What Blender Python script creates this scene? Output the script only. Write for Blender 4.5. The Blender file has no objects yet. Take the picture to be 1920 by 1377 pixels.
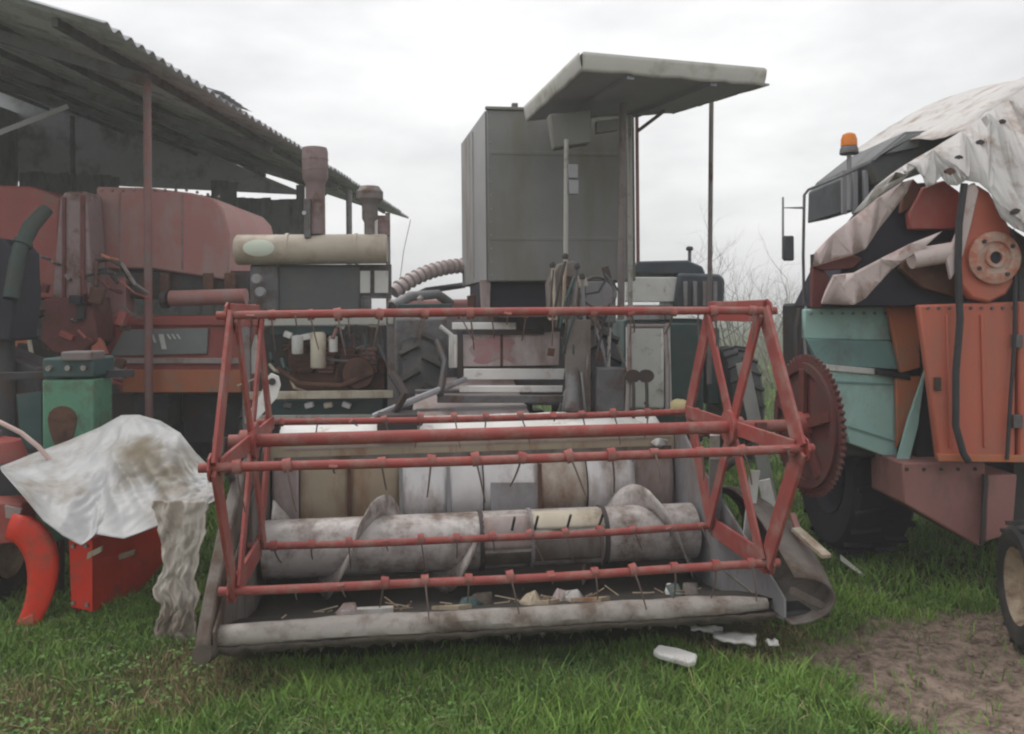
import bpy, bmesh, math, random
import numpy as np
from mathutils import Vector, Matrix, noise

random.seed(7)
np.random.seed(7)
SC = bpy.context.scene
COL = SC.collection
R = math.radians

# ------------------------------------------------------------------ camera
CAM_H = 1.6
FPX = 1550.0            # focal length in photograph pixels (1920 wide)
PX0, PY0 = 960.0, 587.0 # principal point: the horizon is above the middle
ROLL = 0.0087
cam_d = bpy.data.cameras.new('camera')
cam = bpy.data.objects.new('camera', cam_d)
COL.objects.link(cam)
cam.location = (0, 0, CAM_H)
cam.rotation_euler = (R(90), ROLL, 0)
cam_d.sensor_width = 36
cam_d.lens = FPX / 1920 * 36
cam_d.shift_y = -(688.5 - PY0) / 1920
cam_d.clip_start = 0.05
cam_d.clip_end = 2000
SC.camera = cam

# ------------------------------------------------------------------ sky, sun, exposure
SUN_EL, SUN_AZ = R(60), R(-62)
world = bpy.data.worlds.new('World')
SC.world = world
world.use_nodes = True
nt = world.node_tree
nt.nodes.clear()
n_out = nt.nodes.new('ShaderNodeOutputWorld')
n_bg = nt.nodes.new('ShaderNodeBackground')
n_sky = nt.nodes.new('ShaderNodeTexSky')
n_sky.sky_type = 'NISHITA'
n_sky.sun_disc = False
n_sky.sun_elevation = SUN_EL
n_sky.sun_rotation = SUN_AZ
n_sky.dust_density = 6
n_sky.air_density = 1.0
n_tc = nt.nodes.new('ShaderNodeTexCoord')
n_map = nt.nodes.new('ShaderNodeMapping')
n_map.inputs['Scale'].default_value = (1.6, 1.6, 4.2)
n_nz = nt.nodes.new('ShaderNodeTexNoise')
n_nz.inputs['Scale'].default_value = 1.5
n_nz.inputs['Detail'].default_value = 5
n_nz.inputs['Roughness'].default_value = 0.55
n_rp = nt.nodes.new('ShaderNodeValToRGB')
n_rp.color_ramp.elements[0].position = 0.30
n_rp.color_ramp.elements[0].color = (6.0, 6.05, 6.15, 1)
n_rp.color_ramp.elements[1].position = 0.60
n_rp.color_ramp.elements[1].color = (9.0, 9.0, 9.0, 1)
n_mx = nt.nodes.new('ShaderNodeMix')
n_mx.data_type = 'RGBA'
n_mx.inputs['Factor'].default_value = 0.94
nt.links.new(n_tc.outputs['Generated'], n_map.inputs['Vector'])
nt.links.new(n_map.outputs['Vector'], n_nz.inputs['Vector'])
nt.links.new(n_nz.outputs['Fac'], n_rp.inputs['Fac'])
nt.links.new(n_sky.outputs['Color'], n_mx.inputs['A'])
nt.links.new(n_rp.outputs['Color'], n_mx.inputs['B'])
nt.links.new(n_mx.outputs['Result'], n_bg.inputs['Color'])
n_bg.inputs['Strength'].default_value = 0.10
nt.links.new(n_bg.outputs['Background'], n_out.inputs['Surface'])

sun_d = bpy.data.lights.new('sun', 'SUN')
sun_d.energy = 1.1
sun_d.angle = R(28)
sun_d.color = (1.0, 0.97, 0.93)
sun = bpy.data.objects.new('sun', sun_d)
COL.objects.link(sun)
sdir = Vector((math.sin(SUN_AZ) * math.cos(SUN_EL), math.cos(SUN_AZ) * math.cos(SUN_EL), math.sin(SUN_EL)))
sun.rotation_euler = sdir.to_track_quat('Z', 'Y').to_euler()
sun.location = (0, 0, 30)

SC.view_settings.view_transform = 'Standard'
SC.view_settings.look = 'None'
SC.view_settings.exposure = 0.32
SC.view_settings.gamma = 1.0
SC.render.engine = 'CYCLES'
SC.cycles.use_denoising = True
SC.cycles.max_bounces = 6
SC.cycles.volume_bounces = 1
SC.cycles.diffuse_bounces = 4
SC.cycles.glossy_bounces = 2
SC.cycles.transmission_bounces = 2
SC.cycles.filter_width = 2.2

# ------------------------------------------------------------------ helpers
def ray(px, py):
    u, v = px - PX0, py - PY0
    return ((u - ROLL * v) / FPX, 1.0, -(v + ROLL * u) / FPX)

def W(px, py, Y):
    a, b, c = ray(px, py)
    return Vector((a * Y, Y, CAM_H + c * Y))

def G(px, py, z=0.0):
    a, b, c = ray(px, py)
    t = (z - CAM_H) / c
    return Vector((a * t, t, z))

class Frame:
    """a thing's own axes: origin on the ground, turned about z"""
    def __init__(s, x, y, yaw=0.0):
        s.o = Vector((x, y, 0)); s.yaw = R(yaw)
        s.c, s.s = math.cos(s.yaw), math.sin(s.yaw)
    def l(s, w):
        d = w - s.o
        return Vector((d.x * s.c + d.y * s.s, -d.x * s.s + d.y * s.c, d.z))
    def p(s, px, py, yl):
        a, b, c = ray(px, py)
        # local y of camera and of direction
        oy = s.o.x * s.s - s.o.y * s.c
        dy = -a * s.s + b * s.c
        t = (yl - oy) / dy
        return s.l(Vector((a * t, t, CAM_H + c * t)))
    def px(s, px, py, xl):
        a, b, c = ray(px, py)
        ox = -s.o.x * s.c - s.o.y * s.s
        dx = a * s.c + b * s.s
        t = (xl - ox) / dx
        return s.l(Vector((a * t, t, CAM_H + c * t)))
    def root(s, name, label, cat, group=None):
        o = bpy.data.objects.new(name, None)
        o.empty_display_size = 0.2
        COL.objects.link(o)
        o.location = s.o; o.rotation_euler = (0, 0, s.yaw)
        tag(o, label, cat, group)
        return o

def tag(o, label=None, cat=None, group=None, kind=None):
    if label: o['label'] = label
    if cat: o['category'] = cat
    if group: o['group'] = group
    if kind: o['kind'] = kind
    return o

def fbm(p, oct=4):
    return noise.fractal(Vector(p), 1.0, 2.0, oct)

class MB:
    def __init__(s):
        s.v = []; s.f = []
    def add(s, vs, fs):
        b = len(s.v)
        s.v += [tuple(x) for x in vs]
        s.f += [tuple(i + b for i in f) for f in fs]
        return s
    def box(s, c, d, rot=None):
        x, y, z = d[0] / 2, d[1] / 2, d[2] / 2
        vs = [Vector(q) for q in ((-x,-y,-z),(x,-y,-z),(x,y,-z),(-x,y,-z),(-x,-y,z),(x,-y,z),(x,y,z),(-x,y,z))]
        if rot is not None: vs = [rot @ q for q in vs]
        c = Vector(c)
        return s.add([q + c for q in vs], [(0,3,2,1),(4,5,6,7),(0,1,5,4),(1,2,6,5),(2,3,7,6),(3,0,4,7)])
    def bar(s, p, q, w, h, up=(0, 0, 1)):
        p, q = Vector(p), Vector(q)
        d = (q - p); L = d.length; d.normalize()
        u = Vector(up)
        if abs(d.dot(u)) > .98: u = Vector((0, 1, 0)) if abs(d.y) < .9 else Vector((1, 0, 0))
        x = d.cross(u).normalized(); z = x.cross(d).normalized()
        m = Matrix((x, d, z)).transposed()
        return s.box((p + q) / 2, (w, L, h), m)
    def tube(s, path, r, n=8, cap=True):
        path = [Vector(p) for p in path]
        k = len(path)
        rs = r if isinstance(r, (list, tuple)) else [r] * k
        b = len(s.v); prev = None
        for i, p in enumerate(path):
            t = (path[min(i + 1, k - 1)] - path[max(i - 1, 0)]).normalized()
            if prev is None:
                a = Vector((0, 0, 1)) if abs(t.z) < .9 else Vector((1, 0, 0))
                x = t.cross(a).normalized()
            else:
                x = (prev - t * prev.dot(t)).normalized()
            prev = x; y = t.cross(x)
            for j in range(n):
                g = 2 * math.pi * j / n
                s.v.append(tuple(p + (x * math.cos(g) + y * math.sin(g)) * rs[i]))
        for i in range(k - 1):
            for j in range(n):
                j2 = (j + 1) % n
                s.f.append((b + i*n + j, b + i*n + j2, b + (i+1)*n + j2, b + (i+1)*n + j))
        if cap:
            s.f.append(tuple(b + j for j in reversed(range(n))))
            s.f.append(tuple(b + (k-1)*n + j for j in range(n)))
        return s
    def lathe(s, prof, o, axis, n=24):
        """prof: list of (radius, along)"""
        o = Vector(o); t = Vector(axis).normalized()
        a = Vector((0, 0, 1)) if abs(t.z) < .9 else Vector((1, 0, 0))
        x = t.cross(a).normalized(); y = t.cross(x)
        b = len(s.v); k = len(prof)
        for r_, h_ in prof:
            for j in range(n):
                g = 2 * math.pi * j / n
                s.v.append(tuple(o + t * h_ + (x * math.cos(g) + y * math.sin(g)) * max(r_, 1e-4)))
        for i in range(k - 1):
            for j in range(n):
                j2 = (j + 1) % n
                s.f.append((b + i*n + j, b + i*n + j2, b + (i+1)*n + j2, b + (i+1)*n + j))
        return s
    def prism(s, pts, off):
        """closed solid: polygon pts swept by off"""
        pts = [Vector(p) for p in pts]; off = Vector(off); n = len(pts)
        vs = pts + [p + off for p in pts]
        fs = [tuple(range(n)), tuple(range(2*n - 1, n - 1, -1))]
        for i in range(n):
            j = (i + 1) % n
            fs.append((j, i, i + n, j + n))
        return s.add(vs, fs)
    def grid(s, fn, nu, nv):
        vs = [fn(i / nu, j / nv) for j in range(nv + 1) for i in range(nu + 1)]
        fs = [(j*(nu+1)+i, j*(nu+1)+i+1, (j+1)*(nu+1)+i+1, (j+1)*(nu+1)+i) for j in range(nv) for i in range(nu)]
        return s.add(vs, fs)
    def mesh(s, name, mat, smooth=True, angle=38):
        me = bpy.data.meshes.new(name)
        me.from_pydata(s.v, [], s.f)
        bm = bmesh.new(); bm.from_mesh(me)
        bmesh.ops.recalc_face_normals(bm, faces=bm.faces)
        bm.to_mesh(me); bm.free()
        if mat: me.materials.append(mat)
        if smooth:
            me.polygons.foreach_set('use_smooth', [True] * len(me.polygons))
            me.set_sharp_from_angle(angle=R(angle))
        return me
    def build(s, name, mat, parent=None, bevel=0.0, solid=0.0, smooth=True, angle=38):
        o = bpy.data.objects.new(name, s.mesh(name, mat, smooth, angle))
        COL.objects.link(o)
        o.parent = parent
        if solid:
            m = o.modifiers.new('thickness', 'SOLIDIFY'); m.thickness = solid; m.offset = 0
        if bevel:
            m = o.modifiers.new('bevel', 'BEVEL'); m.width = bevel; m.segments = 2
            m.limit_method = 'ANGLE'; m.angle_limit = R(40)
        return o

def inst(me, name, loc, parent, rot=(0, 0, 0), scale=(1, 1, 1)):
    o = bpy.data.objects.new(name, me)
    COL.objects.link(o)
    o.location = loc; o.rotation_euler = rot; o.scale = scale
    o.parent = parent
    return o

def panel(F, name, mat, parent, pts, yl, thick=.02, bevel=.004):
    """a flat plate standing in the plane local y = yl; corners read off the photograph"""
    return MB().prism([F.p(x, y, yl) for x, y in pts], (0, thick, 0)).build(name, mat, parent, bevel)

def rect(F, name, mat, parent, x0, y0, x1, y1, yl, thick=.02, bevel=.004):
    return panel(F, name, mat, parent, [(x0, y0), (x0, y1), (x1, y1), (x1, y0)], yl, thick, bevel)

def sheet(pts, cuts=3, bulge=0.0, amp=0.02, freq=4.0, normal=(0, -1, 0), seed=0.0):
    """crumpled cloth or film patch: 3-D outline, filled, divided and creased"""
    bm = bmesh.new()
    vs = [bm.verts.new(p) for p in pts]
    bm.faces.new(vs)
    bmesh.ops.triangulate(bm, faces=bm.faces, ngon_method='BEAUTY')
    for _ in range(cuts):
        bmesh.ops.subdivide_edges(bm, edges=bm.edges, cuts=1, use_grid_fill=False)
        bmesh.ops.beautify_fill(bm, faces=bm.faces, edges=[e for e in bm.edges if not e.is_boundary])
    for _ in range(45):
        bmesh.ops.smooth_vert(bm, verts=[v for v in bm.verts if not v.is_boundary], factor=.5, use_axis_x=True, use_axis_y=True, use_axis_z=True)
    bm.verts.ensure_lookup_table()
    N = Vector(normal)
    for v in bm.verts:
        q = v.co * freq + Vector((seed, seed * 1.7, 0))
        d = .4 - abs(noise.noise(q)) * 1.5 - abs(noise.noise(q * 2.3)) * .6 + fbm(q * 6, 2) * .10
        e = 0.35 if v.is_boundary else 1.0
        v.co = v.co + N * (d * amp * e + (0 if v.is_boundary else bulge))
    m = MB()
    bm.verts.index_update()
    m.v = [tuple(v.co) for v in bm.verts]
    m.f = [tuple(v.index for v in f.verts) for f in bm.faces]
    bm.free()
    return m

# ------------------------------------------------------------------ materials
def srgb(r, g, b):
    def c(x):
        x /= 255.0
        return x / 12.92 if x <= .04045 else ((x + .055) / 1.055) ** 2.4
    return (c(r), c(g), c(b))

def mat(name, base, alt=None, scale=5.0, rough=.6, metal=0.0, dirt=None, dirt_amt=.0, dirt_scale=3.0,
        streak=0.0, bump=.15, bump_scale=40.0, spec=.4, sub=0.0, contrast=.25, attr=None, bump_d=.004):
    m = bpy.data.materials.new(name)
    m.use_nodes = True
    t = m.node_tree; N = t.nodes; L = t.links
    bs = N['Principled BSDF']
    tc = N.new('ShaderNodeTexCoord')
    alt = alt or tuple(c * .72 for c in base)
    nz = N.new('ShaderNodeTexNoise'); nz.inputs['Scale'].default_value = scale; nz.inputs['Detail'].default_value = 6
    nz.inputs['Roughness'].default_value = .62
    L.new(tc.outputs['Object'], nz.inputs['Vector'])
    rp = N.new('ShaderNodeValToRGB')
    rp.color_ramp.elements[0].position = .5 - contrast; rp.color_ramp.elements[1].position = .5 + contrast
    rp.color_ramp.elements[0].color = (*alt, 1); rp.color_ramp.elements[1].color = (*base, 1)
    L.new(nz.outputs['Fac'], rp.inputs['Fac'])
    col = rp.outputs['Color']
    rough_add = None
    if dirt_amt > 0:
        mp = N.new('ShaderNodeMapping')
        if streak: mp.inputs['Scale'].default_value = (1, 1, 1 - streak * .9)
        L.new(tc.outputs['Object'], mp.inputs['Vector'])
        n2 = N.new('ShaderNodeTexNoise'); n2.inputs['Scale'].default_value = dirt_scale; n2.inputs['Detail'].default_value = 8
        n2.inputs['Roughness'].default_value = .68
        L.new(mp.outputs['Vector'], n2.inputs['Vector'])
        r2 = N.new('ShaderNodeValToRGB')
        p = .72 - .42 * dirt_amt
        r2.color_ramp.elements[0].position = p - .07; r2.color_ramp.elements[1].position = min(1, p + .12)
        r2.color_ramp.elements[0].color = (0, 0, 0, 1); r2.color_ramp.elements[1].color = (1, 1, 1, 1)
        L.new(n2.outputs['Fac'], r2.inputs['Fac'])
        mx = N.new('ShaderNodeMix'); mx.data_type = 'RGBA'
        L.new(r2.outputs['Color'], mx.inputs['Factor'])
        L.new(col, mx.inputs['A'])
        mx.inputs['B'].default_value = (*(dirt or (.1, .07, .05)), 1)
        col = mx.outputs['Result']
        ra = N.new('ShaderNodeMath'); ra.operation = 'MULTIPLY_ADD'
        ra.inputs[1].default_value = max(0, .9 - rough); ra.inputs[2].default_value = rough
        L.new(r2.outputs['Color'], ra.inputs[0]); rough_add = ra.outputs[0]
    if attr:
        at = N.new('ShaderNodeAttribute'); at.attribute_name = attr
        mx = N.new('ShaderNodeMix'); mx.data_type = 'RGBA'; mx.blend_type = 'MULTIPLY'
        mx.inputs['Factor'].default_value = 1
        L.new(at.outputs['Color'], mx.inputs['A']); L.new(col, mx.inputs['B'])
        col = mx.outputs['Result']
    L.new(col, bs.inputs['Base Color'])
    if rough_add: L.new(rough_add, bs.inputs['Roughness'])
    else: bs.inputs['Roughness'].default_value = rough
    bs.inputs['Metallic'].default_value = metal
    bs.inputs['Specular IOR Level'].default_value = spec
    if bump:
        n3 = N.new('ShaderNodeTexNoise'); n3.inputs['Scale'].default_value = bump_scale; n3.inputs['Detail'].default_value = 4
        L.new(tc.outputs['Object'], n3.inputs['Vector'])
        bp = N.new('ShaderNodeBump'); bp.inputs['Strength'].default_value = bump; bp.inputs['Distance'].default_value = bump_d
        L.new(n3.outputs['Fac'], bp.inputs['Height'])
        L.new(bp.outputs['Normal'], bs.inputs['Normal'])
    return m

RUST = (.105, .048, .026)
M = {}
M['reel']   = mat('faded_red_paint', (.385, .072, .060), (.25, .062, .055), 5, .5, 0, (.33, .18, .155), .42, 9)
M['reel_d'] = mat('dark_red_paint', (.18, .045, .045), (.12, .04, .04), 6, .6, 0, RUST, .45, 6)
M['gear']   = mat('rusty_red_gear', (.15, .042, .042), (.095, .032, .032), 8, .7, 0, (.10, .06, .05), .48, 9)
M['wire']   = mat('tine_wire', (.20, .15, .14), (.12, .08, .07), 20, .6)
M['galv']   = mat('galvanised_sheet', (.68, .67, .68), (.54, .52, .52), 3.5, .40, .2, (.24, .17, .13), .33, 3.0, .6)
M['galvt']  = mat('warm_galvanised_sheet', (.50, .46, .41), (.40, .35, .30), 3.5, .5, .15, (.25, .16, .11), .38, 3.0, .6)
M['galv_d'] = mat('grey_sheet', (.34, .34, .36), (.26, .25, .26), 3, .5, .2, (.18, .13, .10), .35, 3, .6)
M['tan']    = mat('tan_weathered_sheet', (.42, .36, .27), (.33, .26, .18), 3, .65, 0, (.24, .12, .06), .36, 4, .75)
M['pink']   = mat('pinkish_sheet', (.40, .34, .33), (.30, .24, .23), 3, .6, 0, (.20, .13, .10), .4, 3, .6)
M['auger']  = mat('worn_auger_steel', (.62, .59, .575), (.44, .40, .385), 5, .45, .2, (.20, .15, .125), .50, 4.5)
M['bar']    = mat('worn_knife_bar', (.47, .44, .41), (.32, .29, .265), 5, .55, .1, (.18, .14, .115), .52, 5)
M['mud']    = mat('caked_dirt', (.12, .095, .075), (.075, .06, .05), 7, .9, 0, (.05, .045, .035), .4, 8, 0, .5, 25)
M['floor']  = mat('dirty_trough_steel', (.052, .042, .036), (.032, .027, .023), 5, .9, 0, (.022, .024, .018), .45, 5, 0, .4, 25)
M['side']   = mat('grey_brown_sheet', (.22, .20, .185), (.15, .13, .115), 4, .65, 0, (.09, .06, .045), .5, 4, .6)
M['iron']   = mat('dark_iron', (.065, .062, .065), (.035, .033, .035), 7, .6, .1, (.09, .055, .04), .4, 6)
M['iron2']  = mat('grey_iron', (.17, .17, .175), (.10, .10, .105), 7, .55, .1, (.10, .06, .045), .42, 6)
M['rust']   = mat('rusty_iron', (.16, .075, .05), (.09, .045, .032), 8, .8, 0, (.05, .03, .025), .4, 6)
M['rubber'] = mat('tyre_rubber', (.035, .035, .038), (.022, .022, .024), 9, .75, 0, (.085, .075, .062), .42, 4, 0, .3, 60)
M['rub2']   = mat('dusty_tyre_rubber', (.055, .055, .060), (.04, .04, .043), 9, .7, 0, (.12, .105, .09), .4, 4, 0, .3, 60)
M['tank']   = mat('grey_tank_paint', (.235, .232, .225), (.185, .182, .172), 2.2, .6, .1, (.19, .18, .135), .42, 2.6, .85)
M['tank_l'] = mat('lit_side_tank_paint', (.40, .40, .40), (.33, .33, .33), 2.2, .55, .1, (.24, .20, .16), .32, 2.5, .8)  # tank grey painted paler for the light falling on its left side
M['roofw']  = mat('dirty_white_roof', (.56, .55, .51), (.46, .45, .41), 3, .6, 0, (.27, .26, .20), .36, 4)
M['under']  = mat('grey_roof_lining', (.42, .42, .465), (.34, .34, .38), 3, .8)
M['pole']   = mat('weathered_pole_paint', (.24, .22, .215), (.17, .14, .135), 6, .6, 0, RUST, .38, 6)
M['polel']  = mat('pale_pole_paint', (.46, .45, .41), (.35, .34, .31), 6, .6, 0, RUST, .3, 6)
M['white']  = mat('dirty_white_paint', (.66, .66, .64), (.52, .51, .49), 4, .5, 0, (.30, .25, .21), .36, 4, .6)
M['cream']  = mat('cream_paint', (.58, .53, .43), (.47, .41, .32), 4, .6, 0, (.24, .17, .12), .36, 4, .5)
M['teal_d'] = mat('dark_green_paint', (.055, .105, .10), (.035, .07, .07), 4, .5, 0, (.10, .10, .09), .36, 3)
M['navy']   = mat('dark_blue_grey', (.07, .085, .10), (.045, .055, .07), 4, .5, 0, (.10, .09, .08), .35, 3)
M['khaki']  = mat('khaki_drum_paint', (.52, .46, .38), (.42, .36, .29), 4, .5, 0, (.33, .25, .19), .36, 3)
M['intake'] = mat('mauve_brown_paint', (.32, .24, .24), (.22, .155, .155), 5, .6, 0, RUST, .4, 5)
M['darkbx'] = mat('dark_grey_cowling', (.10, .10, .11), (.075, .08, .08), 4, .5, 0, (.13, .125, .105), .38, 3)
M['dusty']  = mat('dusty_red_panel', (.40, .17, .155), (.31, .135, .125), 2, .6, 0, (.34, .25, .23), .45, 2.5, .5)
M['dusty2'] = mat('red_panel', (.36, .075, .06), (.27, .07, .06), 3, .5, 0, (.26, .14, .12), .36, 3)
M['orange'] = mat('faded_orange_paint', (.50, .17, .075), (.42, .13, .07), 3, .5, 0, (.32, .20, .14), .36, 4)
M['green']  = mat('old_green_paint', (.125, .30, .19), (.09, .225, .15), 5, .5, 0, (.11, .06, .04), .36, 4, .3)
M['spout']  = mat('deep_green_paint', (.040, .062, .052), (.026, .042, .036), 5, .6, 0, (.07, .06, .05), .4, 4)  # very dark green paint
M['glassy'] = mat('dusty_grey_plate', (.22, .235, .23), (.17, .18, .18), 4, .35)
M['vivid']  = mat('bright_red_plough_paint', (.74, .052, .026), (.62, .040, .022), 6, .40, 0, (.34, .09, .06), .30, 7)
M['steel']  = mat('bare_steel', (.42, .40, .38), (.30, .27, .25), 8, .4, .6, RUST, .35, 6)
M['tarp']   = mat('white_tarpaulin', (.49, .495, .50), (.40, .40, .40), 2.5, .5, 0, (.28, .235, .185), .36, 2.3, 0, .25, 30)
M['tarpb']  = mat('muddy_tarpaulin', (.55, .51, .46), (.43, .385, .34), 5, .6, 0, (.34, .29, .24), .40, 6, .7, .3, 30)
M['tarpw']  = mat('torn_pale_tarpaulin', (.60, .58, .565), (.50, .475, .46), 4, .55, 0, (.33, .255, .215), .36, 6, 0, .35, 24)
M['tarpp']  = mat('pinkish_peeling_film', (.60, .50, .48), (.50, .40, .385), 4, .55, 0, (.36, .20, .17), .33, 7, 0, .3, 24)
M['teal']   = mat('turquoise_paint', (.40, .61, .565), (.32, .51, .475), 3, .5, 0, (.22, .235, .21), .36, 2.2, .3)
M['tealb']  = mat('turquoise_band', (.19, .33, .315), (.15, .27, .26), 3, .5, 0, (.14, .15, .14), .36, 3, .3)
M['redp']   = mat('orange_red_panel', (.54, .145, .090), (.46, .125, .085), 2, .45, 0, (.34, .16, .115), .38, 2.3, .75)
M['redl']   = mat('faded_mauve_red_panel', (.34, .165, .15), (.27, .125, .115), 3, .55, 0, (.17, .105, .09), .42, 3, .6)
M['bear']   = mat('flaking_bearing_paint', (.50, .20, .13), (.42, .13, .075), 9, .5, 0, (.52, .42, .36), .45, 9)
M['void']   = mat('near_black_and_shade', (.034, .031, .044), (.022, .020, .030), 5, .8)  # near-black colour; also stands in for shade in gaps and openings
M['rim']    = mat('cream_rim_paint', (.50, .43, .32), (.38, .29, .20), 6, .6, 0, (.16, .09, .06), .48, 6)
M['amber']  = mat('amber_plastic', (.80, .26, .03), (.70, .19, .02), 6, .25, 0)
M['black']  = mat('black_plastic', (.03, .03, .033), (.02, .02, .022), 6, .5)
M['strap']  = mat('black_strap', (.055, .052, .058), (.035, .033, .038), 12, .7)
M['fibre']  = mat('fibre_cement_sheet', (.68, .68, .73), (.56, .56, .60), 1.3, .85, 0, (.24, .235, .23), .4, 2.0)
M['fibrew'] = mat('pale_broken_sheet', (.60, .61, .63), (.50, .51, .53), 3, .8)
M['beam']   = mat('grey_shed_steel', (.20, .20, .20), (.14, .13, .13), 5, .7, 0, RUST, .35, 4)
M['wall']   = mat('dark_shed_boarding', (.32, .325, .32), (.24, .245, .24), 3, .8, 0, (.09, .085, .075), .4, 3, .7)
M['pole_r'] = mat('red_brown_post', (.27, .13, .12), (.19, .095, .09), 6, .6, 0, (.20, .17, .16), .4, 5)
M['yellow'] = mat('pale_yellow_sack', (.58, .50, .27), (.44, .37, .19), 6, .7)
M['scrap']  = mat('white_plastic_scrap', (.82, .81, .79), (.70, .68, .65), 6, .5, 0, (.36, .29, .23), .27, 7)
M['clod']   = mat('soil_crumb', (.26, .20, .16), (.15, .11, .085), 30, .95)
M['bark']   = mat('bare_twigs', (.20, .175, .16), (.13, .11, .10), 9, .85)
M['hose']   = mat('pale_pink_hose', (.62, .46, .42), (.50, .36, .33), 9, .5)
M['label']  = mat('pale_oval_decal', (.62, .66, .56), (.52, .56, .47), 9, .5)
M['pinkw']  = mat('pale_pink_paint', (.64, .56, .55), (.52, .43, .42), 3, .6, 0, (.33, .24, .21), .38, 4, .6)
M['stain']  = mat('red_chalk_stain', (.50, .13, .15), (.45, .27, .27), 9, .7, 0, (.42, .34, .33), .62, 9)

# ------------------------------------------------------------------ ground
def poly_px(pts):
    return np.array([(G(x, y).x, G(x, y).y) for x, y in pts])

DIRT = poly_px([(1500, 1232), (1560, 1196), (1660, 1164), (1790, 1142), (1920, 1128), (2300, 1110), (2600, 1377), (2300, 1560), (1760, 1420), (1672, 1362), (1600, 1310), (1530, 1270)])
DRY  = poly_px([(230, 1265), (330, 1228), (470, 1240), (520, 1290), (400, 1330), (260, 1335)])
SPARSE = poly_px([(1210, 1178), (1380, 1170), (1530, 1185), (1520, 1262), (1380, 1250), (1260, 1215)])
DRY2 = poly_px([(-100, 1290), (60, 1270), (240, 1330), (260, 1420), (-120, 1420)])

def sdf(poly, x, y):
    """signed distance, negative inside (vectorised)"""
    x = np.asarray(x, float); y = np.asarray(y, float)
    d = np.full(x.shape, 1e9); ins = np.zeros(x.shape, bool)
    n = len(poly)
    for i in range(n):
        ax, ay = poly[i]; bx, by = poly[(i + 1) % n]
        ex, ey = bx - ax, by - ay
        t = np.clip(((x - ax) * ex + (y - ay) * ey) / (ex * ex + ey * ey), 0, 1)
        d = np.minimum(d, np.hypot(x - ax - ex * t, y - ay - ey * t))
        c = ((ay > y) != (by > y)) & (x < (bx - ax) * (y - ay) / (by - ay + 1e-12) + ax)
        ins ^= c
    return np.where(ins, -d, d)

def wob(x, y, s, k=0.0):
    return (np.sin(x * s + 1.3 + k) * np.cos(y * s * 1.17 + .4 * k) + .5 * np.sin(x * s * 2.3 + y * s * 1.9 + k) + .35 * np.cos(x * s * 4.7 - y * s * 5.1 + 2 * k)) / 1.6

def soft(d, w):
    return np.clip(.5 - d / w, 0, 1)

def dirt_mask(x, y):
    d = sdf(DIRT, x, y) + .07 * wob(x, y, 9) + .03 * wob(x, y, 31, 2)
    return soft(d, .16)
def dry_mask(x, y):
    a = soft(sdf(DRY, x, y) + .08 * wob(x, y, 9, 1), .35) * .9
    b = soft(sdf(DRY2, x, y) + .08 * wob(x, y, 8, 4), .4) * .6
    return np.maximum(a, b)
def sparse_mask(x, y):
    return soft(sdf(SPARSE, x, y) + .08 * wob(x, y, 10, 3), .25)
def height(x, y):
    near = np.exp(-((x / 9.0) ** 2 + ((y - 5) / 9.0) ** 2))
    h = .018 * wob(x, y, 2.1) + .008 * wob(x, y, 7, 1) + .004 * wob(x, y, 19, 3)
    dm = dirt_mask(x, y)
    return h * near - .015 * dm * near + .012 * wob(x, y, 23, 5) * dm + .022 * np.sin((x * .55 - y * .83) * 11 + .8 * wob(x, y, 6)) * dm * near

def axis(lo, a, b, hi, step):
    near = np.arange(a, b + step, step)
    left = a - np.geomspace(step, a - lo, 22)[::-1]
    right = near[-1] + np.geomspace(step, hi - b, 22)
    return np.concatenate([left, near, right])

gx = axis(-260, -4.2, 4.6, 260, .05)
gy = axis(-40, 2.6, 7.2, 400, .05)
X, Y = np.meshgrid(gx, gy)
Z = height(X, Y)
nx, ny = len(gx), len(gy)
verts = np.stack([X.ravel(), Y.ravel(), Z.ravel()], 1)
ii, jj = np.meshgrid(np.arange(nx - 1), np.arange(ny - 1))
a = (jj * nx + ii).ravel()
faces = np.stack([a, a + 1, a + nx + 1, a + nx], 1)
me = bpy.data.meshes.new('ground')
me.from_pydata(verts.tolist(), [], faces.tolist())
me.polygons.foreach_set('use_smooth', [True] * len(me.polygons))
dm = dirt_mask(X, Y).ravel(); dr = dry_mask(X, Y).ravel(); sp = sparse_mask(X, Y).ravel()
ca = me.color_attributes.new('cover', 'FLOAT_COLOR', 'POINT')
ca.data.foreach_set('color', np.stack([dm, dr, sp, np.ones_like(dm)], 1).astype(np.float32).ravel())
gm = bpy.data.materials.new('turf_and_soil'); gm.use_nodes = True
t = gm.node_tree; N = t.nodes; L = t.links; bs = N['Principled BSDF']
tc = N.new('ShaderNodeTexCoord')
def nz(scale, det=8, rough=.65):
    n = N.new('ShaderNodeTexNoise'); n.inputs['Scale'].default_value = scale; n.inputs['Detail'].default_value = det
    n.inputs['Roughness'].default_value = rough
    L.new(tc.outputs['Object'], n.inputs['Vector']); return n
def ramp(src, c0, c1, p0=.3, p1=.7):
    r_ = N.new('ShaderNodeValToRGB'); r_.color_ramp.elements[0].position = p0; r_.color_ramp.elements[1].position = p1
    r_.color_ramp.elements[0].color = (*c0, 1); r_.color_ramp.elements[1].color = (*c1, 1)
    L.new(src, r_.inputs['Fac']); return r_.outputs['Color']
def mixc(f, a, b):
    m = N.new('ShaderNodeMix'); m.data_type = 'RGBA'
    L.new(f, m.inputs['Factor']); L.new(a, m.inputs['A']); L.new(b, m.inputs['B']); return m.outputs['Result']
at = N.new('ShaderNodeAttribute'); at.attribute_name = 'cover'
sx = N.new('ShaderNodeSeparateColor'); L.new(at.outputs['Color'], sx.inputs['Color'])
turf = ramp(nz(9).outputs['Fac'], (.045, .058, .024), (.085, .105, .042))
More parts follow.
